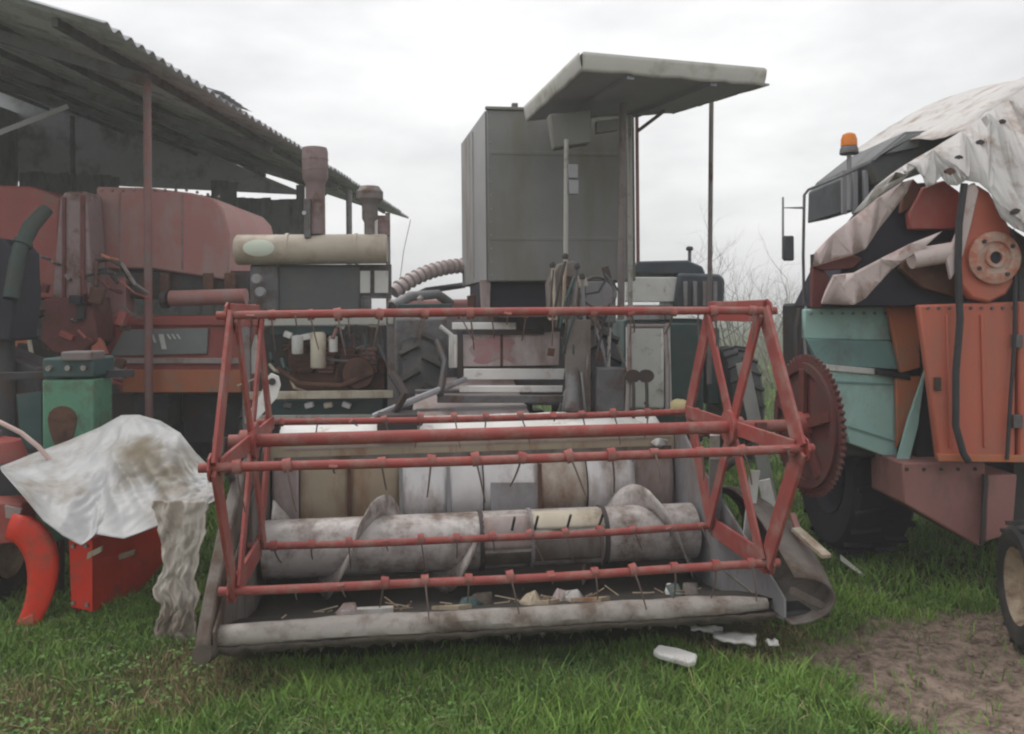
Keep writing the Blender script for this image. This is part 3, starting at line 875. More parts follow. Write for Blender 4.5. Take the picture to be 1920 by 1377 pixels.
# --- hydraulic bar and hoses at the left of the feeder
MB().tube([FC.p(700, 782, 1.25), FC.p(790, 745, 1.35), FC.p(872, 712, 1.8)], .022, 8).build('lift_arm', M['galv_d'], C)
MB().tube([FC.p(735, 700, 1.3), FC.p(760, 740, 1.2), FC.p(735, 785, 1.2), FC.p(790, 790, 1.1)], .03, 8).build('hydraulic_hose', M['iron'], C)
MB().tube([FC.p(820, 640, 1.9), FC.p(835, 680, 1.7), FC.p(825, 740, 1.5)], .025, 8).build('hydraulic_hose', M['iron'], C)
MB().tube([FC.p(825, 612, 1.8), FC.p(846, 628, 1.8), FC.p(848, 690, 1.8)], .016, 8).build('hydraulic_hose', M['white'], C)
MB().box((FC.p(745, 775, 1.2).x, 1.2, .92), (.24, .25, .16)).build('valve_block', M['iron'], C, .01)

# --- operator platform: deck, steering column, levers, pedals
MB().box((.50, 2.05, 1.585), (.62, .6, .03)).build('platform_deck', M['iron2'], C, .004)
col_ = MB().tube([FC.p(1072, 770, 1.35), FC.p(1075, 690, 1.5), FC.p(1078, 600, 1.6)], [.05, .05, .04], 12).build('steering_column', M['iron2'], C)
sw = FC.p(1122, 548, 1.65)
st = MB().tube([(sw.x + .12 * math.cos(g), sw.y + .05 * math.sin(g), sw.z + .105 * math.sin(g)) for g in [i * math.pi / 12 for i in range(25)]], .012, 8, False).build('steering_wheel', M['iron2'], C)
for g in (1.0, 3.3):
    MB().tube([sw, (sw.x + .12 * math.cos(g), sw.y + .05 * math.sin(g), sw.z + .105 * math.sin(g))], .008, 6).build('spoke', M['iron'], st)
for px, y0, y1, px1, m_ in ((1042, 600, 498, 1036, 'cream'), (1056, 605, 482, 1060, 'cream'), (1072, 600, 500, 1082, 'iron2'), (1096, 610, 520, 1092, 'galv_d'), (1140, 720, 610, 1143, 'white'), (1108, 760, 640, 1100, 'iron2')):
    lv = MB().tube([FC.p(px, y0, 1.62), FC.p(px1, y1, 1.58)], .012, 8).build('control_lever', M[m_], C)
    MB().lathe([(0, -.02), (.02, -.012), (.022, .008), (.012, .024), (0, .026)], FC.p(px1, y1, 1.58), (0, 0, 1), 10).build('lever_knob', M['iron'], lv)
panel(FC, 'control_console', M['side'], C, [(1034, 600), (1030, 530), (1048, 495), (1078, 488), (1090, 520), (1088, 600)], 1.72, .18, .012)
rect(FC, 'gauge_plate', M['galv_d'], C, 1098, 528, 1148, 585, 1.80, .05)
for px, py in ((1106, 592),):
    MB().lathe([(0, -.004), (.022, -.004), (.026, .01), (0, .01)], FC.p(px, py, 1.785), (0, 1, 0), 14).build('gauge', M['iron'], C)
rect(FC, 'platform_shield', M['side'], C, 1062, 600, 1108, 780, 1.45, .05)
rect(FC, 'gearbox_cover', M['iron2'], C, 1118, 690, 1172, 775, 1.40, .12, .012)
for px in (1188, 1213):
    pd = MB().tube([FC.p(px, 785, 1.1), FC.p(px, 735, 1.12), FC.p(px - 1, 715, 1.14)], .011, 8).build('pedal', M['iron'], C)
    q = FC.p(px - 1, 708, 1.13)
    MB().prism([(q.x + .052 * math.cos(g), q.y, q.z + .042 * math.sin(g) + .008) for g in [i * math.pi / 6 for i in range(12)]], (0, .018, 0)).build('pedal_pad', M['iron'], pd)
MB().tube([FC.p(1180, 612, 1.3), FC.p(1180, 690, 1.2), FC.p(1176, 780, 1.1)], .016, 8).build('rail_post', M['pole'], C)
MB().tube([FC.p(1247, 612, 1.3), FC.p(1252, 690, 1.2), FC.p(1252, 770, 1.1)], .016, 8).build('rail_post', M['pole'], C)
MB().tube([FC.p(1176, 612, 1.3), FC.p(1250, 612, 1.3)], .014, 8).build('rail', M['pole'], C)

# --- grain tank
def TK(px, py, yl=2.72): return FC.p(px, py, yl)
fl, fr = TK(912, 205), TK(1190, 222)
zb_, zt_ = TK(950, 528).z, fl.z
tk_rot = R(4.0)
depth = 1.35
off = Vector((-math.sin(tk_rot) * depth, math.cos(tk_rot) * depth, 0))
tank = MB().prism([(fl.x, 2.72, zt_), (fl.x, 2.72, zb_), (fr.x, 2.72, zb_), (fr.x, 2.72, zt_)], off).build('grain_tank', M['tank'], C, .012)
for i in (1, 3):
    z = zb_ + (zt_ - zb_) * i / 4
    MB().box(((fl.x + fr.x) / 2, 2.719, z), (fr.x - fl.x - .03, .006, .03), None).build('swage', M['tank'], tank, .003)
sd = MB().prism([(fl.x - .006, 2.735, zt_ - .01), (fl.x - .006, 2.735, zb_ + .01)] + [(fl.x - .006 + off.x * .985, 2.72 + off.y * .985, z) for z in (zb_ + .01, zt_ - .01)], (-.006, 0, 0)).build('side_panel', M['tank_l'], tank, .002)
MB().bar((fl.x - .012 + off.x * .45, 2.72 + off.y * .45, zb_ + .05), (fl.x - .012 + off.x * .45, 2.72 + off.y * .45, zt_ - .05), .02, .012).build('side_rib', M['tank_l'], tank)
MB().bar((fr.x + .012, 2.70, zb_ + .15), (fr.x + .012, 2.70, zt_ - .02), .022, .03).build('corner_strip', M['redl'], tank)
MB().box((fl.x + (fr.x - fl.x) * .5, 2.72, zt_ + .008), (fr.x - fl.x + .02, .04, .024)).build('top_flange', M['tank'], tank, .004)
q = TK(965, 200, 2.9); MB().box((q.x, 2.9, q.z), (.05, .05, .05)).build('lifting_eye', M['iron2'], tank, .006)
# legs and the dark bay beneath the tank
MB().prism([TK(900, 525, 2.76), TK(920, 525, 2.76), TK(918, 600, 2.76), TK(904, 600, 2.76)], (0, .06, 0)).build('tank_leg', M['pink'], C, .004)
MB().prism([TK(876, 555, 3.2), TK(898, 552, 3.2), TK(898, 578, 3.2), TK(878, 578, 3.2)], (0, .06, 0)).build('tank_leg', M['rust'], C, .004)
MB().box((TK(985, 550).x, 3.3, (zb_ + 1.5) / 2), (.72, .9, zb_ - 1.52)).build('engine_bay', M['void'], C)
MB().box((TK(1110, 550).x, 3.2, (zb_ + 1.5) / 2), (.42, .9, zb_ - 1.52)).build('side_cabinet', M['tank'], C, .01)

# --- canopy on posts
fl_, fr2, rr_, rl_ = [FC.l(w) for w in (W(1092, 132, 5.09), W(1432, 160, 5.5), W(1262, 212, 6.7), W(988, 226, 6.37))]
def bil(u, v): return (fl_ * (1 - u) + fr2 * u) * (1 - v) + (rl_ * (1 - u) + rr_ * u) * v
can = MB()
can.grid(lambda u, v: bil(u, v) + Vector((0, 0, .105 + .02 * math.sin(u * 3.1) * math.sin(v * 3.1) + .006 * fbm((u * 6, v * 6, 0)))), 16, 14)
canopy = can.build('canopy', M['roofw'], C, solid=.008)
MB().grid(lambda u, v: bil(u * 1.035, v) + Vector((0, 0, .012 - .03 * max(0, u - .85) + .006 * fbm((u * 5, v * 5, 7)))), 16, 14).build('roof_lining', M['under'], canopy, solid=.012)
def fasc(P, Q, n, name, outward, rag):
    def fn(u, v):
        b = P * (1 - u) + Q * u
        lo = rag * (fbm((u * 7 + P.x * 3, 0, 0), 3) * .5) - .006
        return b + Vector((0, 0, .108 * v + lo * (1 - v))) + outward * (.02 * math.sin(v * 1.6))
    MB().grid(fn, n, 5).build(name, M['roofw'], canopy, solid=.006)
fasc(fl_, fr2, 40, 'fascia', Vector((0, -1, 0)), .035)
fasc(rl_, fl_, 30, 'fascia', Vector((-1, 0, 0)), .03)
fasc(fr2, rr_, 30, 'fascia', Vector((1, 0, 0)), .04)
fasc(rr_, rl_, 30, 'fascia', Vector((0, 1, 0)), .03)
MB().bar(bil(.26, .02) - Vector((0, 0, .01)), bil(.26, .98) - Vector((0, 0, .01)), .05, .03).build('roof_rib', M['under'], canopy)
MB().bar(bil(.72, .02) - Vector((0, 0, .01)), bil(.72, .98) - Vector((0, 0, .01)), .05, .03).build('roof_rib', M['under'], canopy)
def post(px_top, py_top, px_bot, py_bot, yl, r_, m_, name='canopy_post'):
    return MB().tube([FC.p(px_top, py_top, yl), FC.p(px_bot, py_bot, yl)], r_, 10).build(name, M[m_], C)
post(1334, 176, 1329, 720, 2.25, .018, 'pole')
post(1062, 262, 1060, 600, 1.75, .016, 'polel')
post(1168, 196, 1164, 600, 1.9, .026, 'pole')
post(1180, 220, 1182, 600, 2.5, .020, 'polel')
MB().tube([FC.p(1196, 246, 2.4), FC.p(1246, 208, 2.4)], .014, 8).build('canopy_brace', M['pole'], C)
lb = panel(FC, 'lamp_box', M['tank'], C, [(1030, 214), (1040, 278), (1108, 268), (1110, 205)], 1.8, .12, .012)
MB().prism([FC.p(1118, 228, 1.9), FC.p(1118, 250, 1.9), FC.p(1160, 244, 1.9), FC.p(1160, 222, 1.9)], (0, .05, 0)).build('roof_bracket', M['tank'], C, .004)
for x, y in ((1075, 320), (1076, 350)):
    rect(FC, 'switch_box', M['galv_d'], C, x - 9, y - 12, x + 9, y + 14, 1.72, .04)
# rear half of the machine, seen only in glimpses
MB().box((-.02, 5.7, 1.35), (1.15, 1.75, .8)).build('straw_hood', M['redl'], C, .05)
for sx in (-.55, .55):
    wheel(FC, C, (sx, 5.7, .42), .42, .22, name='steering_wheel_tyre', lugs=16)

# rods, hoses and brackets crowding the platform
random.seed(31)
for i in range(26):
    x, y = random.uniform(1036, 1172), random.uniform(480, 720)
    dx, dy = random.uniform(-28, 28), random.uniform(30, 110)
    yl = random.uniform(1.35, 1.75)
    MB().tube([FC.p(x, y, yl), FC.p(x + dx * .6, y + dy * .5, yl - .03), FC.p(x + dx, min(785, y + dy), yl + .02)], random.uniform(.005, .013), 6).build('control_rod', M[random.choice(['iron', 'iron', 'iron2', 'side', 'polel', 'teal_d', 'galv_d'])], C)
for i in range(14):
    x, y = random.uniform(1030, 1165), random.uniform(500, 700)
    MB().box(FC.p(x, y, random.uniform(1.5, 1.8)), (random.uniform(.02, .07), .03, random.uniform(.02, .09)), Matrix.Rotation(random.uniform(-.4, .4), 3, 'Y')).build('bracket', M[random.choice(['iron', 'iron2', 'side', 'cream', 'galv_d', 'rust'])], C, .003)
# rivets along the tank front and canopy fascia
rv = MB().lathe([(.0085, 0), (.007, -.004), (0, -.006)], (0, 0, 0), (0, 1, 0), 8).mesh('rivet', M['galv_d'])
for i in range(13):
    z = zb_ + .05 + (zt_ - zb_ - .1) * i / 12
    for x in (fl.x + .03, fr.x - .03):
        inst(rv, 'rivet', (x, 2.719, z), tank)

# straw, torn sheet and scraps caught in the trough
random.seed(44)
for i in range(9):
    x = random.uniform(XL + .25, XR - .2); y = random.uniform(.0, .26)
    z = .175 - .3 * max(0, y) + .05
    P_ = [Vector((x + random.uniform(.03, .09) * math.cos(g), y + .04 * math.sin(g), z + .035 * math.sin(g) + random.uniform(-.01, .01))) for g in [k * math.pi / 3 for k in range(6)]]
    sheet(P_, 2, .01, .02, 12, (0, -.5, 1), i * 3.1).build('chaff_clump', M[random.choice(['tan', 'pink', 'side', 'white', 'mud', 'teal_d'])], C, solid=.004)
for i in range(40):
    x = random.uniform(XL + .15, XR - .15); y = random.uniform(-.16, .3); z = .235 - .38 * max(0, y)
    a = random.uniform(0, 6.28); l_ = random.uniform(.04, .12)
    MB().tube([(x, y, z), (x + l_ * math.cos(a), y + l_ * .5 * math.sin(a), z + random.uniform(0, .04))], .003, 5).build('straw', M['tan'], C)
# ================================================================== dismantled machine with bare engine, left behind the reel
FE = Frame(-1.57, 6.5, 4)
E = FE.root('stripped_harvester', 'stripped harvester with bare engine under a khaki air drum and two intake stacks', 'harvester')
def er(name, m_, x0, y0, x1, y1, yl, t_=.02, b=.004, par=None): return rect(FE, name, M[m_], par or E, x0, y0, x1, y1, yl, t_, b)
# air drum
a0, a1 = FE.p(443, 469, 0), FE.p(726, 467, 0)
r_d = .118
dr_ = MB().lathe([(0, 0), (r_d * .9, 0), (r_d, .015), (r_d, .30), (r_d * 1.015, .31), (r_d, .32), (r_d, (a1 - a0).length - .02), (r_d * .92, (a1 - a0).length), (0, (a1 - a0).length)], a0, a1 - a0, 36).build('air_drum', M['khaki'], E)
q = FE.p(485, 465, -r_d)
MB().grid(lambda u, v: (q.x + .118 * u_(u, v)[0], -math.sqrt(max(0, (r_d + .003) ** 2 - (q.z + .062 * u_(u, v)[1] - a0.z) ** 2)), q.z + .062 * u_(u, v)[1]), 16, 10).build('oval_decal', M['label'], dr_) if False else None
def disc(u, v):
    g = 2 * math.pi * u; x = q.x + .12 * v * math.cos(g); z = q.z + .066 * v * math.sin(g)
    return (x, -math.sqrt(max(1e-6, (r_d + .004) ** 2 - (z - a0.z) ** 2)), z)
MB().grid(disc, 28, 6).build('oval_decal', M['label'], dr_)
for px in (540, 668):
    p = FE.p(px, 467, 0); MB().lathe([(r_d, -.012), (r_d + .006, -.012), (r_d + .006, .012), (r_d, .012)], p, (1, 0, 0), 32).build('clamp_band', M['khaki'], dr_)
# intake stacks
def stack(prof, px, name, m_='intake'):
    x = FE.p(px, 440, 0).x
    pr = [(w * 6.5 / 1550 / 2, FE.p(px, y, 0).z) for w, y in prof]
    return MB().lathe(pr, (x, 0, 0), (0, 0, 1), 24).build(name, M[m_], E)
s1 = stack([(0, 276), (44, 278), (48, 286), (48, 334), (40, 342), (36, 346), (36, 440)], 592, 'intake_stack')
MB().box(FE.p(577, 410, -.08), (.05, .06, .30)).build('stack_bracket', M['iron2'], s1, .004)
p = FE.p(571, 400, -.1); MB().lathe([(0, 0), (.016, 0), (.016, .02), (0, .02)], p, (0, -1, 0), 12).build('wing_nut', M['white'], s1)
for y in (300, 320): MB().lathe([(.098, -.006), (.105, 0), (.098, .006)], (FE.p(592, 440, 0).x, 0, FE.p(592, y, 0).z), (0, 0, 1), 24).build('stack_band', M['intake'], s1)
s2 = stack([(0, 348), (34, 350), (50, 360), (50, 374), (34, 382), (30, 388), (30, 410), (22, 418), (22, 442)], 694, 'intake_stack', 'pole')
er('filter_box', 'intake', 708, 404, 730, 442, .02, .08)
MB().tube([FE.p(705, 414, -.02), FE.p(705, 444, -.02)], .012, 8).build('drain_tube', M['white'], E)
# cowling below the drum
er('cowling', 'darkbx', 520, 496, 676, 584, .05, .9, .02)
er('cowling_side', 'iron2', 468, 496, 522, 584, .02, .8, .02)
for x0 in (668, 702):
    f_ = er('side_window', 'white', x0, 508, x0 + 26, 550, .06, .02)
er('window_frame', 'iron2', 660, 496, 734, 560, .09, .02)
for x, y in ((484, 525), (491, 549)):
    MB().lathe([(0, 0), (.035, 0), (.045, .05), (.03, .07), (0, .07)], FE.p(x, y, -.05), (0, -1, 0), 16).build('headlamp', M['galv_d'], E)
# frame
for x in (462, 733):
    MB().bar(FE.p(x, 590, -.05), (FE.p(x, 590, -.05).x, -.05, .02), .06, .05).build('frame_post', M['pole'], E, .004)
for y, m_ in ((604, 'polel'), (742, 'cream'), (787, 'polel')):
    MB().bar(FE.p(460, y, -.06), FE.p(738, y - 3, -.06), .05, .06).build('cross_rail', M[m_], E, .004)
# engine
eb = er('engine_block', 'rust', 540, 640, 722, 738, .12, .55, .02)
for i in range(4):
    x = 556 + i * 40
    c_ = er('cylinder_barrel', 'redl' if i % 2 else 'rust', x, 652, x + 30, 700, .06, .1, .01, eb)
    for k in range(5):
        er('cooling_fin', 'rust', x - 3, 656 + k * 9, x + 33, 659 + k * 9, .045, .12, .001, eb)
MB().tube([FE.p(520, 690, 0), FE.p(560, 720, -.02), FE.p(640, 724, -.02), FE.p(700, 700, 0)], .022, 8).build('manifold', M['rust'], eb)
MB().lathe([(0, 0), (.055, 0), (.06, .01), (.06, .26), (.045, .28), (0, .28)], FE.p(597, 690, -.05), (0, 0, 1), 18).build('oil_filter', M['cream'], E)
MB().lathe([(0, 0), (.04, 0), (.045, .01), (.045, .14), (0, .15)], FE.p(558, 664, -.05), (0, 0, 1), 16).build('fuel_filter', M['white'], E)
MB().lathe([(0, 0), (.035, 0), (.035, .12), (0, .13)], FE.p(625, 660, -.05), (0, 0, 1), 16).build('fuel_filter', M['white'], E)
panel(FE, 'white_guard', M['white'], E, [(478, 628), (488, 630), (487, 700), (464, 702), (463, 680)], -.02, .02)
er('radiator', 'darkbx', 640, 610, 728, 672, .1, .12)
for k in range(9): er('radiator_fin', 'iron2', 644 + k * 9, 612, 647 + k * 9, 670, .085, .02, .0)
er('injector_rail', 'teal_d', 505, 612, 640, 628, .02, .05)
for x, y, s_, m_ in ((507, 605, 12, 'cream'), (575, 632, 22, 'white'), (640, 610, 16, 'white'), (660, 606, 18, 'cream'), (700, 608, 14, 'cream'), (540, 628, 14, 'white')):
    MB().box(FE.p(x, y, -.03), (s_ * .0045, .05, .05), Matrix.Rotation(random.uniform(-.5, .5), 3, 'Y')).build('engine_fitting', M[m_], E, .008)
random.seed(21)
for i in range(16):
    x, y = random.uniform(490, 720), random.uniform(612, 700)
    dx, dy = random.uniform(-60, 60), random.uniform(-10, 60)
    yl = random.uniform(-.06, .05)
    MB().tube([FE.p(x, y, yl), FE.p(x + dx * .3, y + dy * .7, yl - .04), FE.p(x + dx, y + dy, yl + .03)], random.uniform(.007, .016), 6).build('engine_pipe', M[random.choice(['iron', 'rust', 'redl', 'iron2', 'teal_d', 'cream'])], E)
# pulley and fan
fl2 = MB().lathe([(0, -.02), (.12, -.02), (.13, 0), (.12, .02), (0, .02)], FE.p(672, 700, .02), (0, 1, 0), 24).build('pulley', M['rust'], E)
MB().lathe([(.05, -.03), (.06, -.03), (.06, 0)], FE.p(672, 700, .02), (0, 1, 0), 18).build('pulley_boss', M['iron'], fl2)
er('sump', 'teal_d', 500, 748, 720, 784, .05, .5, .02)
er('lower_tray', 'iron', 470, 790, 735, 905, .1, 1.0, .02)
for x, m_ in ((580, 'white'), (616, 'cream'), (650, 'white'), (540, 'iron2')):
    MB().box(FE.p(x, 760, -.01), (.07, .05, .045), Matrix.Rotation(random.uniform(-.5, .5), 3, 'Y')).build('sump_fitting', M[m_], E, .01)
MB().box((-.0, 1.0, 1.0), (1.05, 1.3, 1.0)).build('chassis', M['iron'], E, .02)
wheel(FE, E, (-.60, .9, .45), .45, .26, name='rear_wheel', lugs=16)
wheel(FE, E, (.45, .9, .45), .45, .26, name='rear_wheel', lugs=16)
# ribbed arched duct running back
ar = []
for i in range(15):
    t_ = i / 14
    ar.append(FE.p(738 + 150 * t_, 548 - 50 * (1 - (1 - t_) ** 2.4), .9 + .5 * t_))
du = MB().tube(ar, .062, 12).build('ribbed_duct', M['pinkw'], E)
for i in range(1, 14):
    d_ = (ar[i] - ar[i - 1]).normalized()
    MB().lathe([(.060, -.014), (.074, -.006), (.074, .006), (.060, .014)], ar[i], d_, 14).build('duct_rib', M['pink'], du)
MB().tube([FE.p(770, 560, .8), FE.p(800, 545, 1.0), FE.p(870, 535, 1.6)], .03, 10).build('return_pipe', M['iron'], E)
MB().tube([FE.p(735, 575, .6), FE.p(770, 556, .8), FE.p(820, 552, 1.0), FE.p(845, 570, 1.1)], .045, 10).build('return_pipe', M['galv_d'], E)
MB().box(FE.p(790, 580, .8), (.55, .4, .09)).build('top_deck', M['teal_d'], E, .01)
p = FE.p(788, 566, .5); MB().lathe([(0, 0), (.025, .0), (.03, .03), (0, .06)], p, (0, 0, 1), 12).build('filler_cap', M['white'], E)
# ================================================================== red combine standing in the shed
FR = Frame(-3.75, 7.9, 0)
D = FR.root('red_combine', 'dusty red combine harvester parked under the shed roof', 'combine')
def dr(name, m_, x0, y0, x1, y1, yl, t_=.02, b=.006, par=None): return rect(FR, name, M[m_], par or D, x0, y0, x1, y1, yl, t_, b)
up = panel(FR, 'upper_panel', M['dusty'], D, [(180, 350), (180, 505), (285, 505), (428, 526), (430, 440), (418, 392), (400, 372), (360, 362), (280, 352)], 0, 1.6, .02)
for x in (222, 340):
    dr('panel_seam', 'intake', x, 362, x + 3, 505, -.006, .01, 0, up)
panel(FR, 'left_panel', M['dusty2'], D, [(-60, 345), (-60, 560), (110, 560), (110, 372), (60, 350)], .3, 1.2, .02)
dr('dark_gap', 'iron', 235, 508, 470, 560, .06, .5)
ry = MB().tube([FR.p(320, 560, -.1), FR.p(462, 556, -.1)], .075, 18).build('side_tube', M['dusty'], D)
MB().lathe([(0, 0), (.085, 0), (.085, .05), (0, .05)], FR.p(305, 562, -.1), (1, 0, 0), 18).build('tube_end', M['iron'], ry)
dr('engine_door', 'dusty', 176, 520, 235, 600, -.04, .2)
low = panel(FR, 'lower_panel', M['dusty2'], D, [(190, 592), (196, 690), (225, 738), (452, 738), (460, 592)], -.12, 1.3, .02)
wi = panel(FR, 'side_plate', M['glassy'], low, [(232, 618), (205, 668), (388, 664), (390, 616)], -.15, .03, .006)
dr('trim_strip', 'pink', 196, 672, 452, 682, -.16, .04, .003, low)
dr('red_strip', 'dusty2', 190, 598, 458, 610, -.16, .04, .003, low)
# pale slanted stroke marks on the plate (worn lettering)
for i, (x, w_) in enumerate(((283, 4), (297, 9), (312, 3), (321, 3), (330, 3))):
    h_ = 28 if i == 1 else (16 if i == 0 else 9)
    panel(FR, 'slash_mark', M['white'], wi, [(x, 627), (x + 6, 627 + h_), (x + 6 + w_, 627 + h_), (x + w_, 627)], -.158, .006, 0)
dr('lower_band', 'orange', 230, 694, 452, 736, -.15, .03, .004, low)
dr('underbody', 'iron', 60, 740, 470, 830, .25, 1.2)
wheel(FR, D, (FR.p(330, 760, .5).x, .6, .70), .70, .4, name='front_wheel')
wheel(FR, D, (FR.p(30, 760, .5).x, .6, .70), .70, .4, name='front_wheel')
# elevator chute
ch = panel(FR, 'elevator_chute', M['intake'], D, [(112, 372), (120, 360), (160, 358), (174, 560), (176, 600), (92, 600), (100, 520)], -.35, .3, .02)
dr('chute_edge', 'reel_d', 150, 366, 158, 590, -.37, .03, .004, ch)
dr('chute_edge', 'reel_d', 116, 370, 122, 590, -.37, .03, .004, ch)
panel(FR, 'hopper', M['reel_d'], D, [(80, 560), (172, 556), (182, 640), (150, 664), (100, 664), (75, 640)], -.5, .35, .02)
dr('hopper_notch', 'iron', 142, 566, 158, 600, -.52, .03, .004)
panel(FR, 'red_bracket', M['orange'], D, [(0, 590), (40, 602), (56, 660), (-40, 664), (-40, 590)], -.45, .05)
panel(FR, 'red_bracket', M['redp'], D, [(168, 620), (190, 640), (200, 664), (172, 668)], -.48, .05)
MB().tube([FR.p(175, 492, -.2), FR.p(205, 486, -.3), FR.p(228, 498, -.3), FR.p(240, 520, -.2)], .02, 8).build('hose_loop', M['iron'], D)
MB().tube([FR.p(172, 508, -.2), FR.p(200, 505, -.3), FR.p(222, 532, -.3)], .018, 8).build('hose_loop', M['iron'], D)
MB().tube([FR.p(150, 520, -.4), FR.p(190, 512, -.4), FR.p(215, 512, -.35)], .014, 8).build('hose_loop', M['iron'], D)
dr('cross_beam', 'intake', -40, 690, 230, 712, -.4, .08)
dr('light_rail', 'cream', 18, 494, 68, 516, -.8, .05)
MB().tube([FR.p(38, 520, -.8), FR.p(48, 600, -.8), FR.p(62, 680, -.8)], .018, 8).build('pale_strut', M['cream'], D)

# ================================================================== green grain spout and dark implement at the edge
FG = Frame(-3.6, 6.2, 0)
K = FG.root('grain_spout', 'dark green slanted grain spout standing beside the dusty red combine', 'spout')
sp_ = MB().tube([FG.p(20, 560, 0), FG.p(36, 470, .1), FG.p(58, 425, .2), FG.p(88, 392, .3)], [.055, .055, .06, .05], 14).build('spout_tube', M['spout'], K)
MB().lathe([(.058, 0), (.07, .01), (.07, .04), (.058, .05)], FG.p(40, 462, .12), (FG.p(58, 425, .2) - FG.p(36, 470, .1)), 14).build('spout_collar', M['spout'], sp_)
panel(FG, 'hood', M['void'], K, [(-60, 450), (4, 446), (26, 470), (30, 560), (20, 640), (-60, 640)], .05, .35, .02)
MB().tube([(FG.p(12, 640, .2).x, .2, 1.55), (FG.p(12, 640, .2).x, .2, 0)], .06, 10).build('stand', M['iron'], K)
panel(FG, 'base_box', M['iron'], K, [(-60, 640), (70, 690), (74, 860), (-60, 880)], .25, .4, .02)

# ================================================================== green steel column
FB = Frame(-2.95, 5.5, 3)
B = FB.root('green_column', 'weathered green steel box column with a rust patch behind the tarpaulin', 'column')
g_ = FB.p(78, 712, -.15); g2 = FB.p(174, 712, -.15)
wd = g2.x - g_.x; cx = (g_.x + g2.x) / 2
bc = MB().box((cx, 0, FB.p(120, 712, -.15).z / 2), (wd, .3, FB.p(120, 712, -.15).z)).build('column_box', M['green'], B, .015)
q = FB.p(116, 800, -.16)
MB().prism([(q.x + .085 * math.cos(g) * (1 + .15 * math.sin(3 * g)), -.158, q.z + .15 * math.sin(g) * (1 + .12 * math.cos(2 * g))) for g in [i * math.pi / 10 for i in range(20)]], (0, .01, 0)).build('rust_plate', M['rust'], bc)
topb = MB().box((cx + .01, .0, FB.p(120, 690, -.15).z), (wd * 1.02, .32, .13)).build('column_cap', M['teal_d'], B, .015)
MB().box((cx + .08, -.1, FB.p(120, 668, -.15).z), (wd * .6, .2, .06)).build('cap_flange', M['pole'], topb, .01)
for dx in (-.1, .02, .12): MB().lathe([(0, 0), (.018, 0), (.018, .03), (0, .03)], (cx + dx, -.165, FB.p(120, 690, -.15).z), (0, -1, 0), 8).build('bolt', M['steel'], topb)
MB().bar(FB.p(-10, 706, .05), FB.p(250, 700, .05), .05, .05).build('cross_arm', M['iron'], B, .004)
panel(FB, 'side_lug', M['teal_d'], B, [(30, 740), (78, 735), (78, 840), (40, 840)], .05, .05)

# ================================================================== bright red plough under the tarpaulin
FP = Frame(-2.2, 4.35, 0)
Pq = FP.root('plough', 'bright red plough with curved claw and boxed frame half covered by tarpaulin', 'plough')
def curve_body(cl, wds, yl, th, name, m_, par):
    pts_l, pts_r = [], []
    for i, (x, y) in enumerate(cl):
        x0, y0 = cl[max(0, i - 1)]; x1, y1 = cl[min(len(cl) - 1, i + 1)]
        L_ = math.hypot(x1 - x0, y1 - y0); nx_, ny_ = -(y1 - y0) / L_, (x1 - x0) / L_
        w = wds[i] / 2
        pts_l.append((x + nx_ * w, y + ny_ * w)); pts_r.append((x - nx_ * w, y - ny_ * w))
    mm = MB()
    n = len(cl)
    def fn(u, v):
        i = min(int(round(u * (n - 1))), n - 1)
        a = Vector(FP.p(*pts_l[i], yl)); b = Vector(FP.p(*pts_r[i], yl))
        c_ = a * (1 - v) + b * v
        c_.y -= .012 * math.sin(math.pi * v)
        return c_
    mm.grid(fn, n - 1, 6)
    return mm.build(name, M[m_], par, solid=th)
cl = []
for i in range(13):
    t_ = i / 12
    P0, P1, P2, P3 = (22, 985), (112, 1000), (88, 1130), (48, 1178)
    a_, b_, c_, d_ = (1 - t_) ** 3, 3 * t_ * (1 - t_) ** 2, 3 * t_ * t_ * (1 - t_), t_ ** 3
    cl.append((a_ * P0[0] + b_ * P1[0] + c_ * P2[0] + d_ * P3[0], a_ * P0[1] + b_ * P1[1] + c_ * P2[1] + d_ * P3[1]))
claw = curve_body(cl, [44, 50, 54, 56, 56, 54, 52, 48, 44, 40, 36, 32, 30], -.05, .05, 'claw', 'vivid', Pq)
panel(FP, 'claw_tip', M['redp'], claw, [(32, 1166), (60, 1152), (66, 1180), (52, 1192), (36, 1186)], -.09, .03, .004)
bx = panel(FP, 'frame_box', M['vivid'], Pq, [(128, 1010), (132, 1140), (172, 1148), (172, 1012)], -.02, .14, .008)
FP2 = FP
pa, pb = FP.p(172, 1012, -.02), FP.p(172, 1148, -.02)
qa, qb = FP.p(292, 985, .55), FP.p(228, 1140, .30)
MB().prism([pa, pb, qb, FP.p(292, 1062, .55), qa], (.01, .10, 0)).build('frame_side', M['vivid'], Pq, .006)
for (x, y, s_) in ((178, 1040, .045), (232, 1046, .075)):
    t_ = (x - 172) / 120; c0 = FP.p(x, y, -.05 + .54 * t_); s_ *= 1.5
    MB().prism([c0 + Vector((-s_ * .5, -.02, -.02)), c0 + Vector((s_ * .45, .0, .012)), c0 + Vector((s_ * .5, .0, .042)), c0 + Vector((-s_ * .4, -.02, .015))], (0, .02, 0)).build('warning_sticker', M['cream'], Pq)
panel(FP, 'hitch_block', M['dusty2'], Pq, [(-50, 940), (40, 945), (48, 1000), (20, 1020), (-50, 1025)], .02, .12, .01)
panel(FP, 'hitch_plate', M['pink'], Pq, [(8, 948), (40, 955), (36, 975), (10, 972)], .0, .02, .003)
for x, yl in ((146, .05), (214, .25)):
    p = FP.p(x, 1130, yl)
    MB().bar(p, (p.x, yl, -.01), .035, .03).build('support_leg', M['rust'], Pq, .003)
